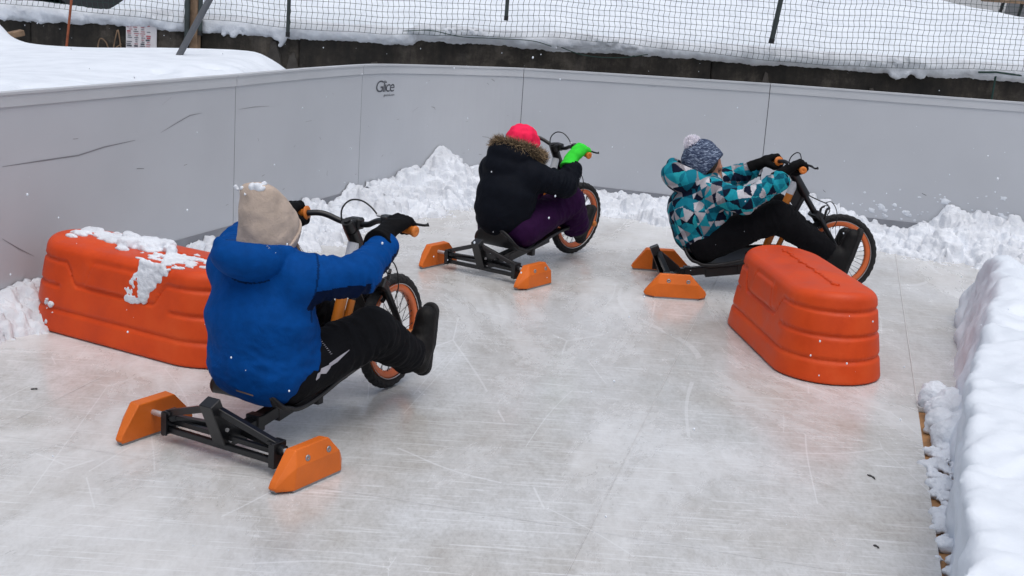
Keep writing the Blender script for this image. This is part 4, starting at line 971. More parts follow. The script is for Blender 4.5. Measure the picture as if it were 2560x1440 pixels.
# ------------------------------------------------------------------ riders
def unit(v): v = np.array(v, float); return v / np.linalg.norm(v)
def frame(f, u):
    f = unit(f); l = unit(np.cross(u, f)); return np.stack([f, l, np.cross(f, l)], 1)
def hand(G, a, wrist, sc=1.0, open_=0):
    """palm, four fingers and a thumb closed round a bar at G with direction a (inner to outer end)"""
    e1 = wrist - G; e1 = e1 - a * (e1 @ a); e1 = unit(e1); e2 = np.cross(a, e1)
    if e2[2] < 0: e2 = -e2
    def P(th, r, o): return G + a * o + (e1 * math.cos(rad(th)) + e2 * math.sin(rad(th))) * r
    fr = .0092 * sc; R0 = .0175 + fr; out = []; W = P(8, .098, .0) + e2 * .012; palm = []
    offs = [-.033, -.011, .011, .032]; ln = [.95, 1.0, .97, .85]
    for i, (o, L) in enumerate(zip(offs, ln)):
        o *= sc; k = [P(62 - 3 * abs(i - 1.3), R0 + .014, o), P(118 * L + 6, R0 + .007, o * .98), P(182 * L + 8, R0 + .001, o * .95), P(232 * L + 8, R0 - .001, o * .92)]
        out += [cap(k[0], k[1], fr * 1.18, fr * 1.1), cap(k[1], k[2], fr * 1.1, fr), cap(k[2], k[3], fr, fr * .88)]
        palm.append(cap(W + a * o * .45, k[0], .0165 * sc, fr * 1.22))
    palm.append(cap(P(30, .075, -.012), P(40, .055, .02), .018 * sc, .017 * sc))
    th = [P(12, .066, -.030 * sc), P(-35, R0 + .014, -.046 * sc), P(-88, R0 + .004, -.050 * sc), P(-128, R0 + .001, -.046 * sc)]
    thumb = [cap(th[0], th[1], fr * 1.7, fr * 1.35), cap(th[1], th[2], fr * 1.35, fr * 1.15), cap(th[2], th[3], fr * 1.15, fr)]
    return W, palm, out, thumb
def boot_prims(ank, heel, toe, sc=1.0):
    ax_ = unit(toe - heel); sole = unit(np.cross(ax_, (0, 1, 0))); sole = sole if sole[0] > 0 else -sole
    L = np.linalg.norm(toe - heel); q = lambda f, d: heel + ax_ * L * f - sole * d
    up = [cap(q(.10, .040), q(.42, .042), .040 * sc, .041 * sc), cap(q(.42, .044), q(.84, .040), .046 * sc, .041 * sc), cap(q(.25, .06), ank, .045 * sc, .048 * sc), cap(q(.42, .052), ank, .036 * sc, .045 * sc), cap(ank, ank + unit(ank - q(.2, .03)) * .10, .048 * sc, .052 * sc)]
    so = [cap(q(.07, .010), q(.45, .012), .040 * sc, .037 * sc), cap(q(.45, .012), q(.92, .012), .043 * sc, .036 * sc)]
    return up, so, ax_, sole, q
def head_prims(c, R):
    p = lambda f, l, u: c + R @ np.array((f, l, u))
    P = [ell(p(-.008, 0, .030), (.098, .077, .092), R), ell(p(.030, 0, -.045), (.066, .060, .075), R), ell(p(.062, 0, -.090), (.026, .030, .022), R),
         cap(p(.088, 0, .018), p(.108, 0, -.028), .011, .015), ell(p(.082, .036, -.030), (.022, .022, .020), R), ell(p(.082, -.036, -.030), (.022, .022, .020), R), cap(p(.090, -.02, -.064), p(.090, .02, -.064), .008),
         cap(p(.088, -.035, .032), p(.088, .035, .032), .010), cap(p(-.02, 0, -.05), p(-.045, 0, -.17), .055, .060)]
    ears = [ell(p(-.008, s * .080, -.010), (.022, .010, .034), R) for s in (-1, 1)]
    return P, ears, p
def wrinkle(V, Fc, amp, segs, seed, base=.004):
    """cloth folds: broad softness everywhere, creases ringed round the given limb segments"""
    nn = normals(V, Fc); d = base * fbm(V * 13, 2, seed)
    for a, b, a_, fr, wd in segs:
        a = np.array(a); b = np.array(b); x = b - a; L = np.linalg.norm(x); x /= L; t = (V - a) @ x; r = np.linalg.norm(V - a - t[:, None] * x, axis=1)
        m = sm(t, -.04, .03) * (1 - sm(t, L - .02, L + .05)) * (1 - sm(r, wd, wd * 1.5))
        Q = V * 5.5 + x * (t[:, None] * fr * .22); n1 = noise(Q + seed, seed + 5); n2 = noise(Q * 1.9 + 3, seed + 6)
        d = d + m * a_ * amp * ((.35 - 1.6 * np.abs(n1)) + .5 * (.35 - 1.6 * np.abs(n2))) * (.35 + .9 * np.clip(noise(V * 6, seed + 7) + .4, 0, 1))
    return V + nn * d[:, None]
def garment(name, F_, mat, parent, col, it=2, folds=None, amp=.008, seed=1, base=.004):
    V, Fc = F_.mesh(it)
    if folds is not None: V = wrinkle(V, Fc, amp, folds, seed, base)
    C = col(V, Fc) if callable(col) else np.tile(np.array(col, float), (len(Fc), 1))
    return mesh_obj(name, V, Fc, M[mat], parent, col=C)
def strands(name, roots, dirs, L, w, mat, parent, col, rng):
    n = len(roots); side = np.cross(dirs, rng.normal(size=(n, 3))); side /= np.linalg.norm(side, axis=1)[:, None]
    L = np.asarray(L)[:, None] * np.ones((n, 1)); bend = rng.normal(size=(n, 3)) * .25
    mid = roots + dirs * L * .55; tip = roots + unit_rows(dirs + bend) * L
    V = np.stack([roots - side * w, roots + side * w, mid + side * w * .7, mid - side * w * .7, tip], 1).reshape(-1, 3)
    Fc = []; C = []
    for i in range(n): k = 5 * i; Fc += [(k, k + 1, k + 2, k + 3), (k + 3, k + 2, k + 4)]; C += [col[i], col[i] * 1.25]
    return mesh_obj(name, V, Fc, M[mat], parent, smooth=False, col=np.array(C))
def unit_rows(v): return v / np.linalg.norm(v, axis=1)[:, None]

def _cut_local(s, p, n, R):
    p = np.array(p); sl, g = s._sl(p - R, p + R, 0); X, Y, Z = g; d = (X - p[0]) * n[0] + (Y - p[1]) * n[1] + (Z - p[2]) * n[2]
    q = np.sqrt((X - p[0]) ** 2 + (Y - p[1]) ** 2 + (Z - p[2]) ** 2); s.D[sl] = np.where(q < R, np.maximum(s.D[sl], d), s.D[sl])
Field.cut_local = _cut_local
def rider(key, sp):
    loc, yaw, stv, scl, dxf = POSE[key]; St = Matrix.Scale(scl, 4) @ Matrix.Translation((dxf, 0, 0)) @ steer_matrix(stv); S3 = np.array(St.to_3x3()); St_t = np.array(St.translation)
    st = lambda p: S3 @ np.array(p) + St_t
    sh, el, hip, kn, an = sp['shoulder'], sp['elbow'], sp['hip'], sp['knee'], sp['ankle']
    Gs = {s: st(grip_pos(s, .52)) for s in (-1, 1)}; As = {s: unit(st(grip_pos(s, 1)) - st(grip_pos(s, 0))) for s in (-1, 1)}
    wr = {s: Gs[s] + unit(el[s] - Gs[s]) * .115 + np.array((0, 0, sp.get('wlift', .0))) for s in (-1, 1)}
    H = {s: hand(Gs[s], As[s], wr[s], sp.get('hs', 1)) for s in (-1, 1)}
    hc = np.array(sp['head']); HR = frame(sp['face'], sp['headup'])
    # --- body
    hp, ears, hpos = head_prims(hc, HR); F_ = Field((.10, -.42, .06), (1.42, .42, 1.08), .0075)
    for q in hp: F_.add(q, .022)
    for q in ears: F_.add(q, .008)
    nb = hc + HR @ np.array((-.045, 0, -.15)); ch = np.array(sp['chest'])
    F_.add(cap(nb, ch + (0, 0, .06), .055, .075, 1.2), .03).add(cap(ch + (0, 0, .02), np.array(sp['pelvis']), .105, .105, 1.3), .04)
    for s in (-1, 1):
        F_.add(cap(ch + (0, .08 * s, .06), sh[s], .06, .05), .04).add(cap(sh[s], el[s], .047, .038), .02).add(cap(el[s], wr[s], .036, .026), .012).add(cap(wr[s], H[s][0], .025, .020), .012)
        for q in H[s][1] + H[s][2] + H[s][3]: F_.add(q, .004)
        F_.add(cap(hip[s], kn[s], .075, .055), .03).add(cap(kn[s], an[s], .052, .036), .015)
        fa = unit(sp['toe'][s] - sp['heel'][s]); sn = unit(np.cross(fa, (0, 1, 0))); sn = sn if sn[0] > 0 else -sn; hl = sp['heel'][s] + fa * .05 - sn * .044; F_.add(cap(an[s], hl, .034, .030), .01).add(cap(hl, sp['toe'][s] - fa * .05 - sn * .040, .030, .024), .01)
    for s in (-1, 1): F_.sub(ell(hpos(.097, .032 * s, .008), (.010, .014, .008), HR), .006)
    V, Fc = F_.mesh(2); C = np.tile(np.array(sp.get('skin', (.50, .24, .16))), (len(Fc), 1)); fcn = fcen(V, Fc); lc = (fcn - hc) @ HR
    C[(np.abs(lc[:, 2] + .064) < .009) & (np.abs(lc[:, 1]) < .024) & (lc[:, 0] > .07)] = (.42, .12, .10)
    for s in (-1, 1): C[np.linalg.norm(lc - (.088, .032 * s, .008), axis=1) < .012] = (.06, .04, .03)
    body = mesh_obj('person', V, Fc, M['skin'], None, col=C); body.location = loc; body.rotation_euler = (0, 0, yaw); tag(body, sp['label'], 'person')
    # --- hair
    F_ = Field(hc - .17, hc + .17, .006); F_.add(ell(hpos(-.010, 0, .026), (.100, .082, .092), HR)).add(ell(hpos(-.035, 0, -.055), (.055, .074, .070), HR), .03)
    F_.sub(ell(hpos(.085, 0, -.03), (.075, .064, .12), HR), .01); V, Fc = F_.mesh(1); mesh_obj('hair', V, Fc, M['hair'], body, col=np.tile(np.array(sp['hair']), (len(Fc), 1)))
    # --- gloves
    for s in (-1, 1):
        W, palm, fing, thumb = H[s]; g = Field(Gs[s] - .20, Gs[s] + .20, .0048); k = sp.get('gfat', 1.0)
        for q in palm: g.add(q, .010)
        for q in thumb: g.add(q, .006)
        for q in fing: g.add(q, .0035)
        g.D -= .0055 * k
        g.add(cap(W, W + unit(wr[s] - Gs[s]) * .02, .026, .032), .02).add(cap(W + unit(wr[s] - W) * .0, W + unit(el[s] - W) * sp['cuff'][0], sp['cuff'][1], sp['cuff'][2]), .012)
        e1 = unit(el[s] - W); g.cut(e1, W + e1 * sp['cuff'][0], .004)
        garment('glove', g, sp.get('gmat', 'shell'), body, sp['glove'], 1, [(W, W + e1 * .1, 1, 90, .08)], .002, 3, .0015)
    # --- trousers
    F_ = Field((.16, -.36, .07), (1.30, .36, .70), .0065); pv = np.array(sp['pelvis'])
    F_.add(cap(pv + (.01, .065, .005), pv + (.01, -.065, .005), .118, .118), .05)
    for s in (-1, 1):
        r = sp['leg']; hem = an[s] + unit(an[s] - kn[s]) * sp.get('hem', .03)
        F_.add(cap(hip[s], kn[s], r[0], r[1]), .035).add(cap(kn[s], hem, r[1], r[2]), .035)
        u = unit(an[s] - kn[s]); 
    for s in (-1, 1):
        u = unit(an[s] - kn[s]); hem = an[s] + u * sp.get('hem', .03); F_.cut_local(hem, u, .13)
    F_.sub(rbox((.55, 0, .09), (.5, .3, .055), .01)); F_.cut((-.75, 0, -.66), (.300, 0, .222), .02)
    folds = [(hip[s] * .5 + kn[s] * .5, kn[s], .9, 70, .2) for s in (-1, 1)] + [(kn[s], an[s], 1.0, 62, .16) for s in (-1, 1)]
    garment('trousers', F_, sp.get('tmat', 'shell'), body, sp['trousers'], 2, folds, .014, 7, .006)
    # --- boots
    for s in (-1, 1):
        up, so, axx, sole, q = boot_prims(an[s], sp['heel'][s], sp['toe'][s], sp.get('bs', 1)); g = Field(q(.5, .05) - .24, q(.5, .05) + .24, .006)
        for p in up: g.add(p, .025)
        nw = sole; g.cut(nw, q(.5, .016), .008)
        V, Fc = g.mesh(2); lc = fcen(V, Fc); C = np.tile(np.array(sp['boot']), (len(Fc), 1)); bo = mesh_obj('boot', wrinkle(V, Fc, .003, [(an[s], q(.6, .04), 1, 80, .08)], 4, .002), Fc, M['leather'], body, col=C)
        g = Field(q(.5, .05) - .24, q(.5, .05) + .24, .006)
        for p in so: g.add(p, .012)
        g.cut(-nw, q(.5, .024), .003); g.cut(nw, q(.5, -.006), .004)
        V, Fc = g.mesh(1); mesh_obj('sole', V, Fc, M['rubber'], bo)
        b = MB(); 
        for k in range(4):
            f = .36 + .09 * k; c = q(f, .086 - .10 * (f - .36)); b.tube(smooth_path([c + (0, -.024, 0) + nw * .012, c - nw * .003, c + (0, .024, 0) + axx * .02 + nw * .012], 4), .0035, 6)
        b.build('laces', M[sp.get('lacem', 'black_plastic')], bo)
    # --- jacket
    F_ = Field((.02, -.46, .14), (.92, .46, .93), sp.get('jh', .0058))
    for p, k in sp['torso']: F_.add(p, k)
    sr = sp['sleeve']
    for s in (-1, 1):
        we = wr[s] + unit(el[s] - wr[s]) * sp.get('slback', .055)
        F_.add(cap(sh[s], el[s], sr[0], sr[1]), .05).add(cap(el[s], we, sr[1], sr[2]), .03)
    for p, k in sp.get('extra', []): F_.add(p, k)
    for p, k in sp.get('carve', []): F_.sub(p, k)
    folds = []
    for s in (-1, 1): folds += [(sh[s] + (el[s] - sh[s]) * .15, el[s] + unit(el[s] - sh[s]) * .03, 1.0, 62, .13), (el[s], wr[s], .9, 75, .10)]
    folds += sp.get('folds', [])
    jk = garment('jacket', F_, sp.get('jmat', 'shell'), body, sp['jacket'], 2, folds, sp.get('famp', .014), 11, .003)
    return body, jk, dict(hc=hc, HR=HR, hpos=hpos, wr=wr, H=H)

V3 = lambda *a: np.array(a, float)
def LR(x, y, z, dx=0, dz=0, dy=0): return {-1: V3(x, -y, z), 1: V3(x + dx, y + dy, z + dz)}
def beanie(body, axis, a, b, ra, rb, col, mat, extra=(), band=None, drop=.035, crump=.004):
    a = np.array(a); b = np.array(b); F_ = Field(np.minimum(a, b) - .2, np.maximum(a, b) + .2, .005); F_.add(cap(a, b, ra, rb))
    for p, k in extra: F_.add(p, k)
    ax_ = unit(b - a); base = F_.D.copy(); F_.cut(-ax_, a - ax_ * drop, .006)
    V, Fc = F_.mesh(2); V = V + normals(V, Fc) * (crump * (fbm(V * 16, 2, 3) - .8 * np.abs(noise(V * 11, 8))))[:, None]
    o = mesh_obj('hat', V, Fc, M[mat], body, col=np.tile(np.array(col), (len(Fc), 1)))
    if band:
        F_.D = base - .009; F_.cut(-ax_, a - ax_ * band[0], .006); F_.cut(ax_, a + ax_ * band[1] , .006)
        if len(band) > 2: F_.cut(band[2], band[3], .004)
        V, Fc = F_.mesh(2); mesh_obj('hat_brim', V, Fc, M[mat], o, col=np.tile(np.array(col) * 1.05, (len(Fc), 1)))
    return o

# --- rider in the blue jacket
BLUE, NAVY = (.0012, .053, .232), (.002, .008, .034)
def colA(V, Fc):
    c = fcen(V, Fc); n = np.cross(V[Fc[:, 2]] - V[Fc[:, 0]], V[Fc[:, 3]] - V[Fc[:, 1]]); n /= np.linalg.norm(n, axis=1)[:, None] + 1e-9
    C = np.tile(np.array(BLUE), (len(Fc), 1)); xz = c[:, [0, 2]]
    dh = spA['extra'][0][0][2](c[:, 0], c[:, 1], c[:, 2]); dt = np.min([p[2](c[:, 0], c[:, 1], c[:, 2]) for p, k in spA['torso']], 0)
    C[(np.abs(dh) < .007) & (np.abs(dt + .004) < .011) & (c[:, 2] < .74)] *= .28  # shade in the crease below the hood, painted into the cloth colour
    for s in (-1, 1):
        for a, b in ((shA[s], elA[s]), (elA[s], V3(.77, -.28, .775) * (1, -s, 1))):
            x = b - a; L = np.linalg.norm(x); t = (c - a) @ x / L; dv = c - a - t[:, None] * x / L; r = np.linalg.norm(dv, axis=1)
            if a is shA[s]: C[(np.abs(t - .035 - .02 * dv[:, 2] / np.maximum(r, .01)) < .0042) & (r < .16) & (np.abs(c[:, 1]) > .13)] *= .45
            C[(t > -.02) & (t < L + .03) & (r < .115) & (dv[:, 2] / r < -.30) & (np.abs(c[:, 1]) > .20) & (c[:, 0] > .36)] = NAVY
    return C
TR_BLK = (.0075, .0078, .0095)
def colTA(V, Fc):
    c = fcen(V, Fc); C = np.tile(np.array(TR_BLK), (len(Fc), 1)); p = c[:, [0, 2]]
    return C
shA = LR(.39, .168, .660); elA = {-1: V3(.545, -.310, .680), 1: V3(.585, .29, .695)}
spA = dict(label='person in a bright blue jacket and tall beige beanie, seated on the nearest trike', shoulder=shA, elbow=elA, hip=LR(.385, .105, .285), knee={-1: V3(.815, -.200, .382), 1: V3(.80, .17, .46)}, ankle={-1: V3(1.150, -.175, .205), 1: V3(1.15, .165, .24)},
           heel={-1: V3(1.270, -.175, .112), 1: V3(1.27, .165, .15)}, toe={-1: V3(1.325, -.175, .388), 1: V3(1.32, .165, .42)}, head=(.405, -.005, .826), face=(1, -.15, .10), headup=(-.22, 0, 1), chest=(.36, 0, .60), pelvis=(.375, 0, .295), hair=(.022, .013, .009),
           cuff=(.105, .038, .066), famp=.016, glove=(.006, .006, .007), trousers=colTA, leg=(.118, .095, .080), hem=.0, bs=1.12, gfat=1.5, boot=(.007, .0065, .0065), jacket=colA, sleeve=(.085, .074, .058),
           torso=[(cap((.378, -.005, .372), (.360, -.005, .50), .190, .174, 1.07), .04), (cap((.358, 0, .50), (.378, 0, .650), .174, .132, 1.28), .04), (cap((.385, .15, .665), (.385, -.15, .665), .085), .06), (cap((.40, 0, .70), (.42, 0, .76), .10, .085), .04)],
           extra=[(ell((.275, -.015, .735), (.160, .132, .085), frame((1, 0, -.20), (0, 0, 1))), .0), (cap((.190, .05, .795), (.30, .095, .840), .022, .020), .02), (cap((.190, .05, .795), (.180, -.06, .778), .022), .02), (cap((.180, -.06, .778), (.36, -.120, .765), .022, .022), .02), (cap((.42, -.085, .34), (.45, -.075, .42), .100), .06), (cap((.345, -.10, .305), (.42, -.105, .31), .112), .06), (cap((.345, .07, .31), (.345, -.05, .30), .12), .06)],
           carve=[(ell((.30, .01, .845), (.125, .118, .115), frame((1, 0, -.20), (0, 0, 1))), .01)],
           folds=[((.36, 0, .24), (.35, 0, .40), .6, 26, .5), ((.37, -.1, .30), (.45, -.2, .52), .5, 34, .2)])
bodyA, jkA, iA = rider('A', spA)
hatA = beanie(bodyA, None, (.422, -.005, .842), (.362, .003, .925), .094, .074, (.46, .375, .315), 'knit', extra=[(cap((.384, .004, .80), (.374, .006, .885), .106, .094), .03), (cap((.308, .038, .978), (.330, -.038, .974), .015), .065)], band=(.088, -.036), drop=.085)
rng = np.random.default_rng(5); F_ = Field((.18, -.12, .90), (.40, .14, 1.06), .005)
for k in range(26): u = rng.random(); p = V3(.300, .042, .993) * (1 - u) + V3(.322, -.034, .990) * u + rng.normal(size=3) * (.010, .010, .006); F_.add(ell(p, [.006 + .008 * rng.random()] * 3), .006)
for k in range(12): F_.add(ell(V3(.300, .03, .975) + rng.normal(size=3) * (.012, .03, .015), [.004 + .005 * rng.random()] * 3), .005)
V, Fc = F_.mesh(1); mesh_obj('snow_clumps', V, Fc, M['slush'], hatA)
# prints draped on the cloth: light stripe and faded lettering on the trousers, faded emblem in the hood, reflective tab on the hem
from mathutils.bvhtree import BVHTree
def drape_tool(o, body):
    me = o.data; t = BVHTree.FromPolygons([v.co[:] for v in me.vertices], [p.vertices[:] for p in me.polygons]); Mi = Matrix.LocRotScale(body.location, body.rotation_euler, None).inverted()
    og = Mi @ Vector((0, 0, CAMZ)); R3 = Mi.to_3x3()
    def f(px, py, off=.0022):
        h = t.ray_cast(og, (R3 @ Vector(pixel_ray(px, py))).normalized())
        if h[0] is None: return None
        n = h[1] if h[1].dot(og - h[0]) > 0 else -h[1]; return np.array(h[0] + n * off)
    return f
def child(o, n): return [c for c in o.children if c.name.startswith(n)][0]
def band(b, up, lo, tool, n=5):
    U, L = [], []
    for A, S in ((up, U), (lo, L)):
        for i in range(len(A) - 1):
            for k in range(n): S.append([A[i][j] + (A[i + 1][j] - A[i][j]) * k / n for j in (0, 1)])
        S.append(A[-1])
    R = [[tool(u[0] + (l[0] - u[0]) * q / 3, u[1] + (l[1] - u[1]) * q / 3) for q in range(4)] for u, l in zip(U, L)]
    for i in range(len(R) - 1):
        for q in range(3):
            V = [R[i][q], R[i][q + 1], R[i + 1][q + 1], R[i + 1][q]]
            if all(v is not None for v in V) and max(np.linalg.norm(V[0] - v) for v in V) < .05: b.add(V, [(0, 1, 2, 3)], True)
def stroke(b, pts, w, tool):
    P = np.array(pts, float); d = np.gradient(P, axis=0); d /= np.linalg.norm(d, axis=1)[:, None] + 1e-9; n_ = np.stack([-d[:, 1], d[:, 0]], 1) * w / 2
    band(b, [tuple(p) for p in P + n_], [tuple(p) for p in P - n_], tool, 1)
M['print'] = simple('faded_pale_print', (.36, .35, .39), .7)
tro = child(bodyA, 'trousers'); tl_ = drape_tool(tro, bodyA); cv = lambda L: [(780 + x * 100 / 682, 840 + y * 120 / 819) for x, y in L]
b = MB(); band(b, cv([(635, 232), (440, 360), (400, 390), (290, 465), (285, 490), (150, 555), (135, 610), (90, 640), (60, 740)]), cv([(637, 238), (470, 400), (430, 440), (320, 510), (295, 560), (235, 640), (140, 645), (120, 710), (66, 757)]), tl_)
if b.V: b.build('stripe', M['print'], tro)
b = MB(); rng = np.random.default_rng(15)
for k in range(9):
    f = k / 8; c0 = np.array((800.5 + 27 * f, 851 + 34 * f)); u = np.array((.62, .78)); v = np.array((.78, -.62)); q = lambda a_, b_: tuple(c0 + u * a_ + v * b_)
    stroke(b, [q(-1.2, -2), q(1.0 * (rng.random() - .3), 0), q(.9, 2.2)], .9, tl_)
    if k % 2: stroke(b, [q(-1.2, 1.6), q(1.1, .9)], .8, tl_)
if b.V: b.build('faded_print', M['print'], tro)
tj = drape_tool(jkA, bodyA); b = MB()
hx = [(642 + 6.2 * math.cos(a_), 594 + 6.8 * math.sin(a_)) for a_ in np.linspace(0, 6.283, 7)]; stroke(b, hx, 1.4, tj); stroke(b, [(639, 592), (645, 597)], 1.2, tj)
for k in range(5): x, y = 654 + 4.4 * k, 602.5 + 4.6 * k; stroke(b, [(x - 1.5, y + 1.5), (x + 1, y - 2), (x + 2.5, y + 1.5)], 1.0, tj)
if b.V: b.build('faded_emblem', M['print'], jkA)
b = MB(); band(b, [(590, 973), (610, 979), (634, 987)], [(592, 977), (611, 983), (634, 990)], tj)
if b.V: b.build('hem_tab', M['wood'], jkA)
# stray hair, hood print, trouser print
rng = np.random.default_rng(8); b = MB()
for k in range(26):
    p = iA['hpos'](.03 + .03 * rng.random(), -.075, -.05); b.tube(smooth_path([p, p + (.02 + .02 * rng.random(), -.02, -.05), p + (.06 + .06 * rng.random(), -.03 - .03 * rng.random(), -.085 - .02 * rng.random())], 4), .0010, 4)
lk = b.build('hair_wisps', M['wood'], bodyA)

# --- rider in the dark fur-trimmed jacket
INK = (.006, .0075, .012)
shB = LR(.40, .148, .618); elB = {-1: V3(.605, -.262, .560), 1: V3(.62, .25, .60)}
spB = dict(label='person in a dark fur-trimmed jacket, neon pink hat and purple trousers on the middle trike', shoulder=shB, elbow=elB, hip=LR(.40, .10, .275), knee={-1: V3(.825, -.155, .425), 1: V3(.84, .13, .44)}, ankle={-1: V3(1.00, -.13, .215), 1: V3(1.05, .10, .24)},
           heel={-1: V3(1.065, -.125, .125), 1: V3(1.12, .10, .15)}, toe={-1: V3(1.205, -.125, .335), 1: V3(1.25, .10, .36)}, head=(.475, -.01, .770), face=(1, -.2, -.05), headup=(-.05, 0, 1), chest=(.38, 0, .56), pelvis=(.385, 0, .285), hair=(.03, .018, .010),
           cuff=(.058, .044, .060), slback=.035, glove=(.045, .66, .050), gfat=2.2, gmat='fleece', trousers=(.025, .006, .036), leg=(.115, .100, .090), hem=-.02, boot=(.007, .007, .008), jacket=INK, sleeve=(.085, .076, .060), hs=.95, bs=.95,
           torso=[(cap((.365, .0, .40), (.360, .0, .50), .168, .166, 1.05), .03), (cap((.362, 0, .50), (.395, 0, .63), .164, .125, 1.16), .04), (cap((.40, .13, .625), (.40, -.13, .625), .080), .05), (cap((.315, .02, .345), (.31, .02, .40), .122, .13, 1.25), .03)],
           extra=[(ell((.40, .01, .715), (.150, .158, .095), frame((1, 0, -.42), (0, 0, 1))), .012), (ell((.36, .02, .66), (.13, .15, .10), None), .02)],
           carve=[(ell((.485, .0, .795), (.125, .118, .13)), .01)], folds=[((.36, 0, .26), (.35, 0, .50), .35, 24, .5)])
bodyB, jkB, iB = rider('B', spB)
hatB = beanie(bodyB, None, (.492, -.012, .778), (.464, -.005, .820), .102, .096, (.90, .026, .095), 'shell', extra=[(cap((.425, -.02, .845), (.53, -.03, .832), .050), .05)], band=None, crump=.011)
def fur():
    rng = np.random.default_rng(31); n = 5200; th = rng.random(n) * 6.283; ph = rng.random(n) * 6.283
    R = frame((1, 0, -.40), (0, 0, 1)); c = V3(.462, .005, .748); d = R @ np.stack([  .150 * np.cos(th), .142 * np.sin(th), 0 * th]); d = d.T
    rad_ = unit_rows(d); upv = R[:, 2]; o = rad_ * np.cos(ph)[:, None] + upv * np.sin(ph)[:, None]
    roots = c + d + o * .022; tang = np.cross(upv, rad_); dirs = unit_rows(o * 1.0 + tang * rng.normal(size=(n, 1)) * .45 + rng.normal(size=(n, 3)) * .3 + rad_ * .35)
    k = rng.random(n); band = .5 + .5 * np.sin(ph + 1.2); C = np.array((.060, .040, .021))[None] * (1 - k[:, None]) + np.array((.27, .195, .115))[None] * k[:, None]; C = C * (.45 + .9 * (rng.random(n) > .25))[:, None]
    b = MB(); t = np.linspace(0, 6.283, 48, endpoint=False); b.tube([c + R @ V3(.150 * math.cos(a), .142 * math.sin(a), 0) for a in t], .027, 10, closed=True)
    V = np.array(b.V); core = mesh_obj('fur_trim', V, b.F, M['fur'], jkB, col=np.tile(np.array((.045, .030, .016)), (len(b.F), 1)))
    strands('fur_strands', roots, dirs, .022 + .030 * rng.random(n), .0018, 'fur', core, C, rng)
fur()

# --- rider in the teal patterned jacket
PAL = np.array([(.008, .17, .24), (.012, .25, .32), (.004, .085, .135), (.36, .35, .38), (.50, .50, .54), (.21, .20, .22), (.006, .010, .026), (.02, .31, .36)])
shC = LR(.375, .165, .612); elC = {-1: V3(.545, -.290, .588), 1: V3(.555, .285, .640)}
def colC(V, Fc):
    c = fcen(V, Fc); n = len(c); best = np.full(n, 9.); U = np.zeros((n, 2)); Q3 = c / .098 + .35 * np.stack([noise(c * 4, 3), noise(c * 4, 4), noise(c * 4, 5)], 1); seg = np.zeros(n, int)
    for q, (a, b, r) in enumerate([(V3(.35, 0, .20), V3(.36, 0, .72), .205), (shC[-1], elC[-1], .075), (elC[-1], wrC[-1], .062), (shC[1], elC[1], .075), (elC[1], wrC[1], .062)]):
        x = b - a; L = np.linalg.norm(x); x /= L; t = np.clip((c - a) @ x, 0, L); dv = c - a - t[:, None] * x; d = np.linalg.norm(dv, axis=1) - r
        u = unit(np.cross(x, (0.3, .2, 1) if abs(x[2]) < .8 else (1, 0, 0))); w = np.cross(x, u); an = np.arctan2(dv @ w, dv @ u)
        m = d < best - (.03 if q else 0); best = np.where(m, d, best); U[m] = np.stack([an * r * (1.0 if q else .95), (c - a) @ x], 1)[m]; seg = np.where(m, q, seg)
    # flat facets: the cloth cuts through a lattice of tetrahedra, so every patch is a straight-edged triangle or kite
    A_ = np.array([[.82, .50, .27], [-.44, .86, -.25], [-.36, .09, .93]]); Q3 = Q3 @ A_.T; Q3 = Q3 + Q3.sum(1, keepdims=True) / 3
    ii = np.floor(Q3).astype(int); fr = Q3 - ii; order = np.argsort(fr, axis=1) @ np.array([1, 3, 9])
    h = _hash(ii[:, 0], ii[:, 1], ii[:, 2], order.astype(np.int64) * 77 + 5)
    return PAL[np.array([0, 1, 2, 3, 4, 5, 6, 7, 1, 3, 0, 2, 6])[(h >> 4) % 13]]
def seg_hash(s): return s.astype(np.int64) * 77 + 5
_S = Matrix.Scale(POSE['C'][3], 4) @ Matrix.Translation((POSE['C'][4], 0, 0)) @ steer_matrix(POSE['C'][2]); GsC = {s: np.array(_S @ Vector(grip_pos(s, .52))) for s in (-1, 1)}; wrC = {s: GsC[s] + unit(elC[s] - GsC[s]) * .115 for s in (-1, 1)}
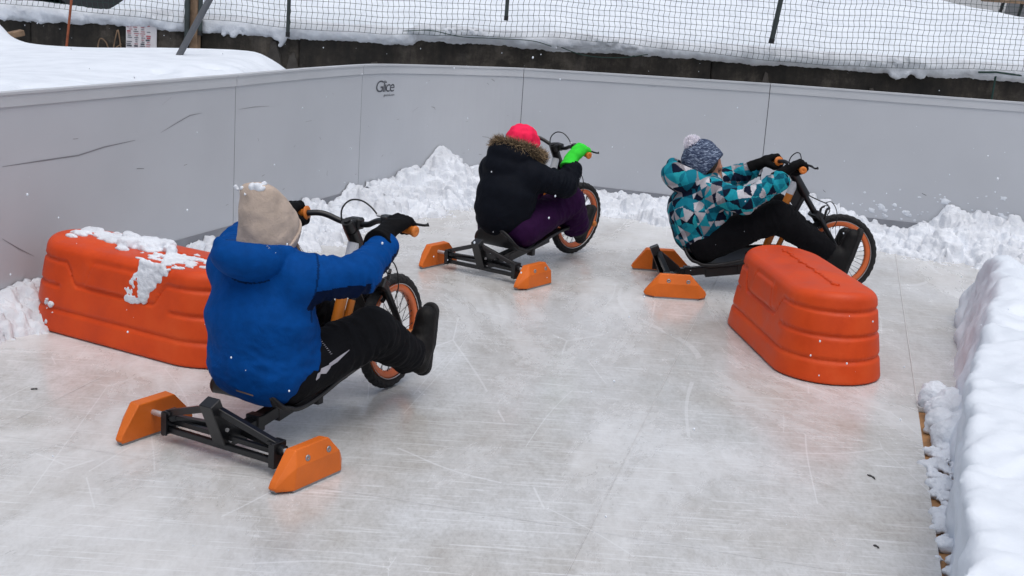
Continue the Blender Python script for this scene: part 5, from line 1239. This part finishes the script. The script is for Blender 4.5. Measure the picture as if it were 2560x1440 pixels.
spC = dict(label='person in a teal and white triangle-patterned jacket and navy bobble hat, on the third trike', shoulder=shC, elbow=elC, hip=LR(.375, .10, .285), knee={-1: V3(.775, -.175, .493), 1: V3(.81, .15, .50)}, ankle={-1: V3(1.130, -.170, .282), 1: V3(1.175, .15, .245)},
           heel={-1: V3(1.225, -.170, .145), 1: V3(1.262, .15, .115)}, toe={-1: V3(1.305, -.170, .436), 1: V3(1.345, .15, .385)}, head=(.340, -.01, .738), face=(1, -.05, -.22), headup=(.12, 0, 1), chest=(.33, 0, .55), pelvis=(.355, 0, .295), hair=(.04, .026, .016), skin=(.42, .19, .12),
           cuff=(.070, .034, .046), glove=(.006, .006, .0065), trousers=(.0065, .0066, .008), leg=(.112, .092, .070), hem=-.015, bs=1.12, gfat=1.4, boot=(.007, .007, .0075), jacket=colC, sleeve=(.080, .072, .062), tmat='fleece', famp=.013, jh=.0045, slback=.03,
           torso=[(cap((.335, 0, .355), (.315, 0, .48), .155, .168, 1.28), .04), (cap((.315, 0, .48), (.35, 0, .60), .168, .125, 1.35), .04), (cap((.37, .14, .605), (.37, -.14, .605), .082), .06), (cap((.345, 0, .64), (.35, 0, .68), .09, .08), .04), (cap((.42, 0, .36), (.43, 0, .45), .10, .11, 1.6), .05)],
           extra=[(ell((.245, .0, .665), (.168, .165, .105), frame((1, 0, -.22), (0, 0, 1))), .0), (cap((.150, .06, .745), (.155, -.06, .73), .030), .02), (cap((.155, -.06, .73), (.33, -.125, .675), .030, .026), .02), (cap((.150, .06, .745), (.32, .125, .69), .030, .026), .02)],
           carve=[(ell((.295, .0, .775), (.128, .118, .120), frame((1, 0, -.22), (0, 0, 1))), .01)], folds=[((.33, 0, .24), (.33, 0, .45), .5, 30, .5)])
bodyC, jkC, iC = rider('C', spC)
hatC = beanie(bodyC, None, (.345, -.008, .755), (.313, .0, .780), .126, .120, (.1, .1, .1), 'marled', extra=[(cap((.285, 0, .848), (.335, 0, .848), .05), .06)], band=None)
rng = np.random.default_rng(3); n = 2600; d = unit_rows(rng.normal(size=(n, 3))); pc_ = V3(.254, .0, .880)
F_ = Field(pc_ - .07, pc_ + .07, .006); F_.add(ell(pc_, (.046, .046, .046))); V, Fc = F_.mesh(1); pm = mesh_obj('pompom', V, Fc, M['fur'], hatC, col=np.tile(np.array((.72, .71, .76)), (len(Fc), 1)))
strands('pompom_wool', pc_ + d * .041, unit_rows(d + rng.normal(size=(n, 3)) * .25), .014 + .010 * rng.random(n), .0016, 'fur', pm, np.array((.78, .76, .82))[None] * (.85 + .25 * rng.random((n, 1))), rng)

# ------------------------------------------------------------------ small marks on the sheet, falling snow
b = MB()
for (x, y), an, L in (((1.44, 4.93), 115, .035), ((1.29, 4.25), 120, .02), ((-1.95, 5.3), 20, .02), ((-.75, 6.1), 30, .02)):
    t = rad(an); L *= .7; b.tube(smooth_path([(x - L * math.cos(t), y - L * math.sin(t), .003), (x + .25 * L, y, .004), (x + L * math.cos(t), y + L * math.sin(t), .003)], 4), [.0015, .003, .003, .0035, .0025, .003, .004, .003, .001], 6)
tag(b.build('dirt_flecks', M['scuff'], flat=True), 'small dark flecks of dirt lying on the ice sheet', 'dirt', None, 'stuff')
rng = np.random.default_rng(77); b = MB(); ico = [(0, 0, 1), (.894, 0, .447), (.276, .851, .447), (-.724, .526, .447), (-.724, -.526, .447), (.276, -.851, .447), (.724, .526, -.447), (-.276, .851, -.447), (-.894, 0, -.447), (-.276, -.851, -.447), (.724, -.526, -.447), (0, 0, -1)]
icf = [(0, 1, 2), (0, 2, 3), (0, 3, 4), (0, 4, 5), (0, 5, 1), (1, 6, 2), (2, 7, 3), (3, 8, 4), (4, 9, 5), (5, 10, 1), (6, 7, 2), (7, 8, 3), (8, 9, 4), (9, 10, 5), (10, 6, 1), (11, 7, 6), (11, 8, 7), (11, 9, 8), (11, 10, 9), (11, 6, 10)]
for k in range(420):
    y = 2.2 + 8 * rng.random(); x = (rng.random() - .5) * y * .85; z = .1 + 2.0 * rng.random(); r = (.0008 + .0034 * rng.random() ** 2.5) * (.5 + y * .09)
    b.add(np.array(ico) * r * (1, 1, 1.3) + (x, y, z), icf, True)
tag(b.build('snowflakes', M['snow']), 'white snowflakes falling through the air', 'snow', None, 'stuff')
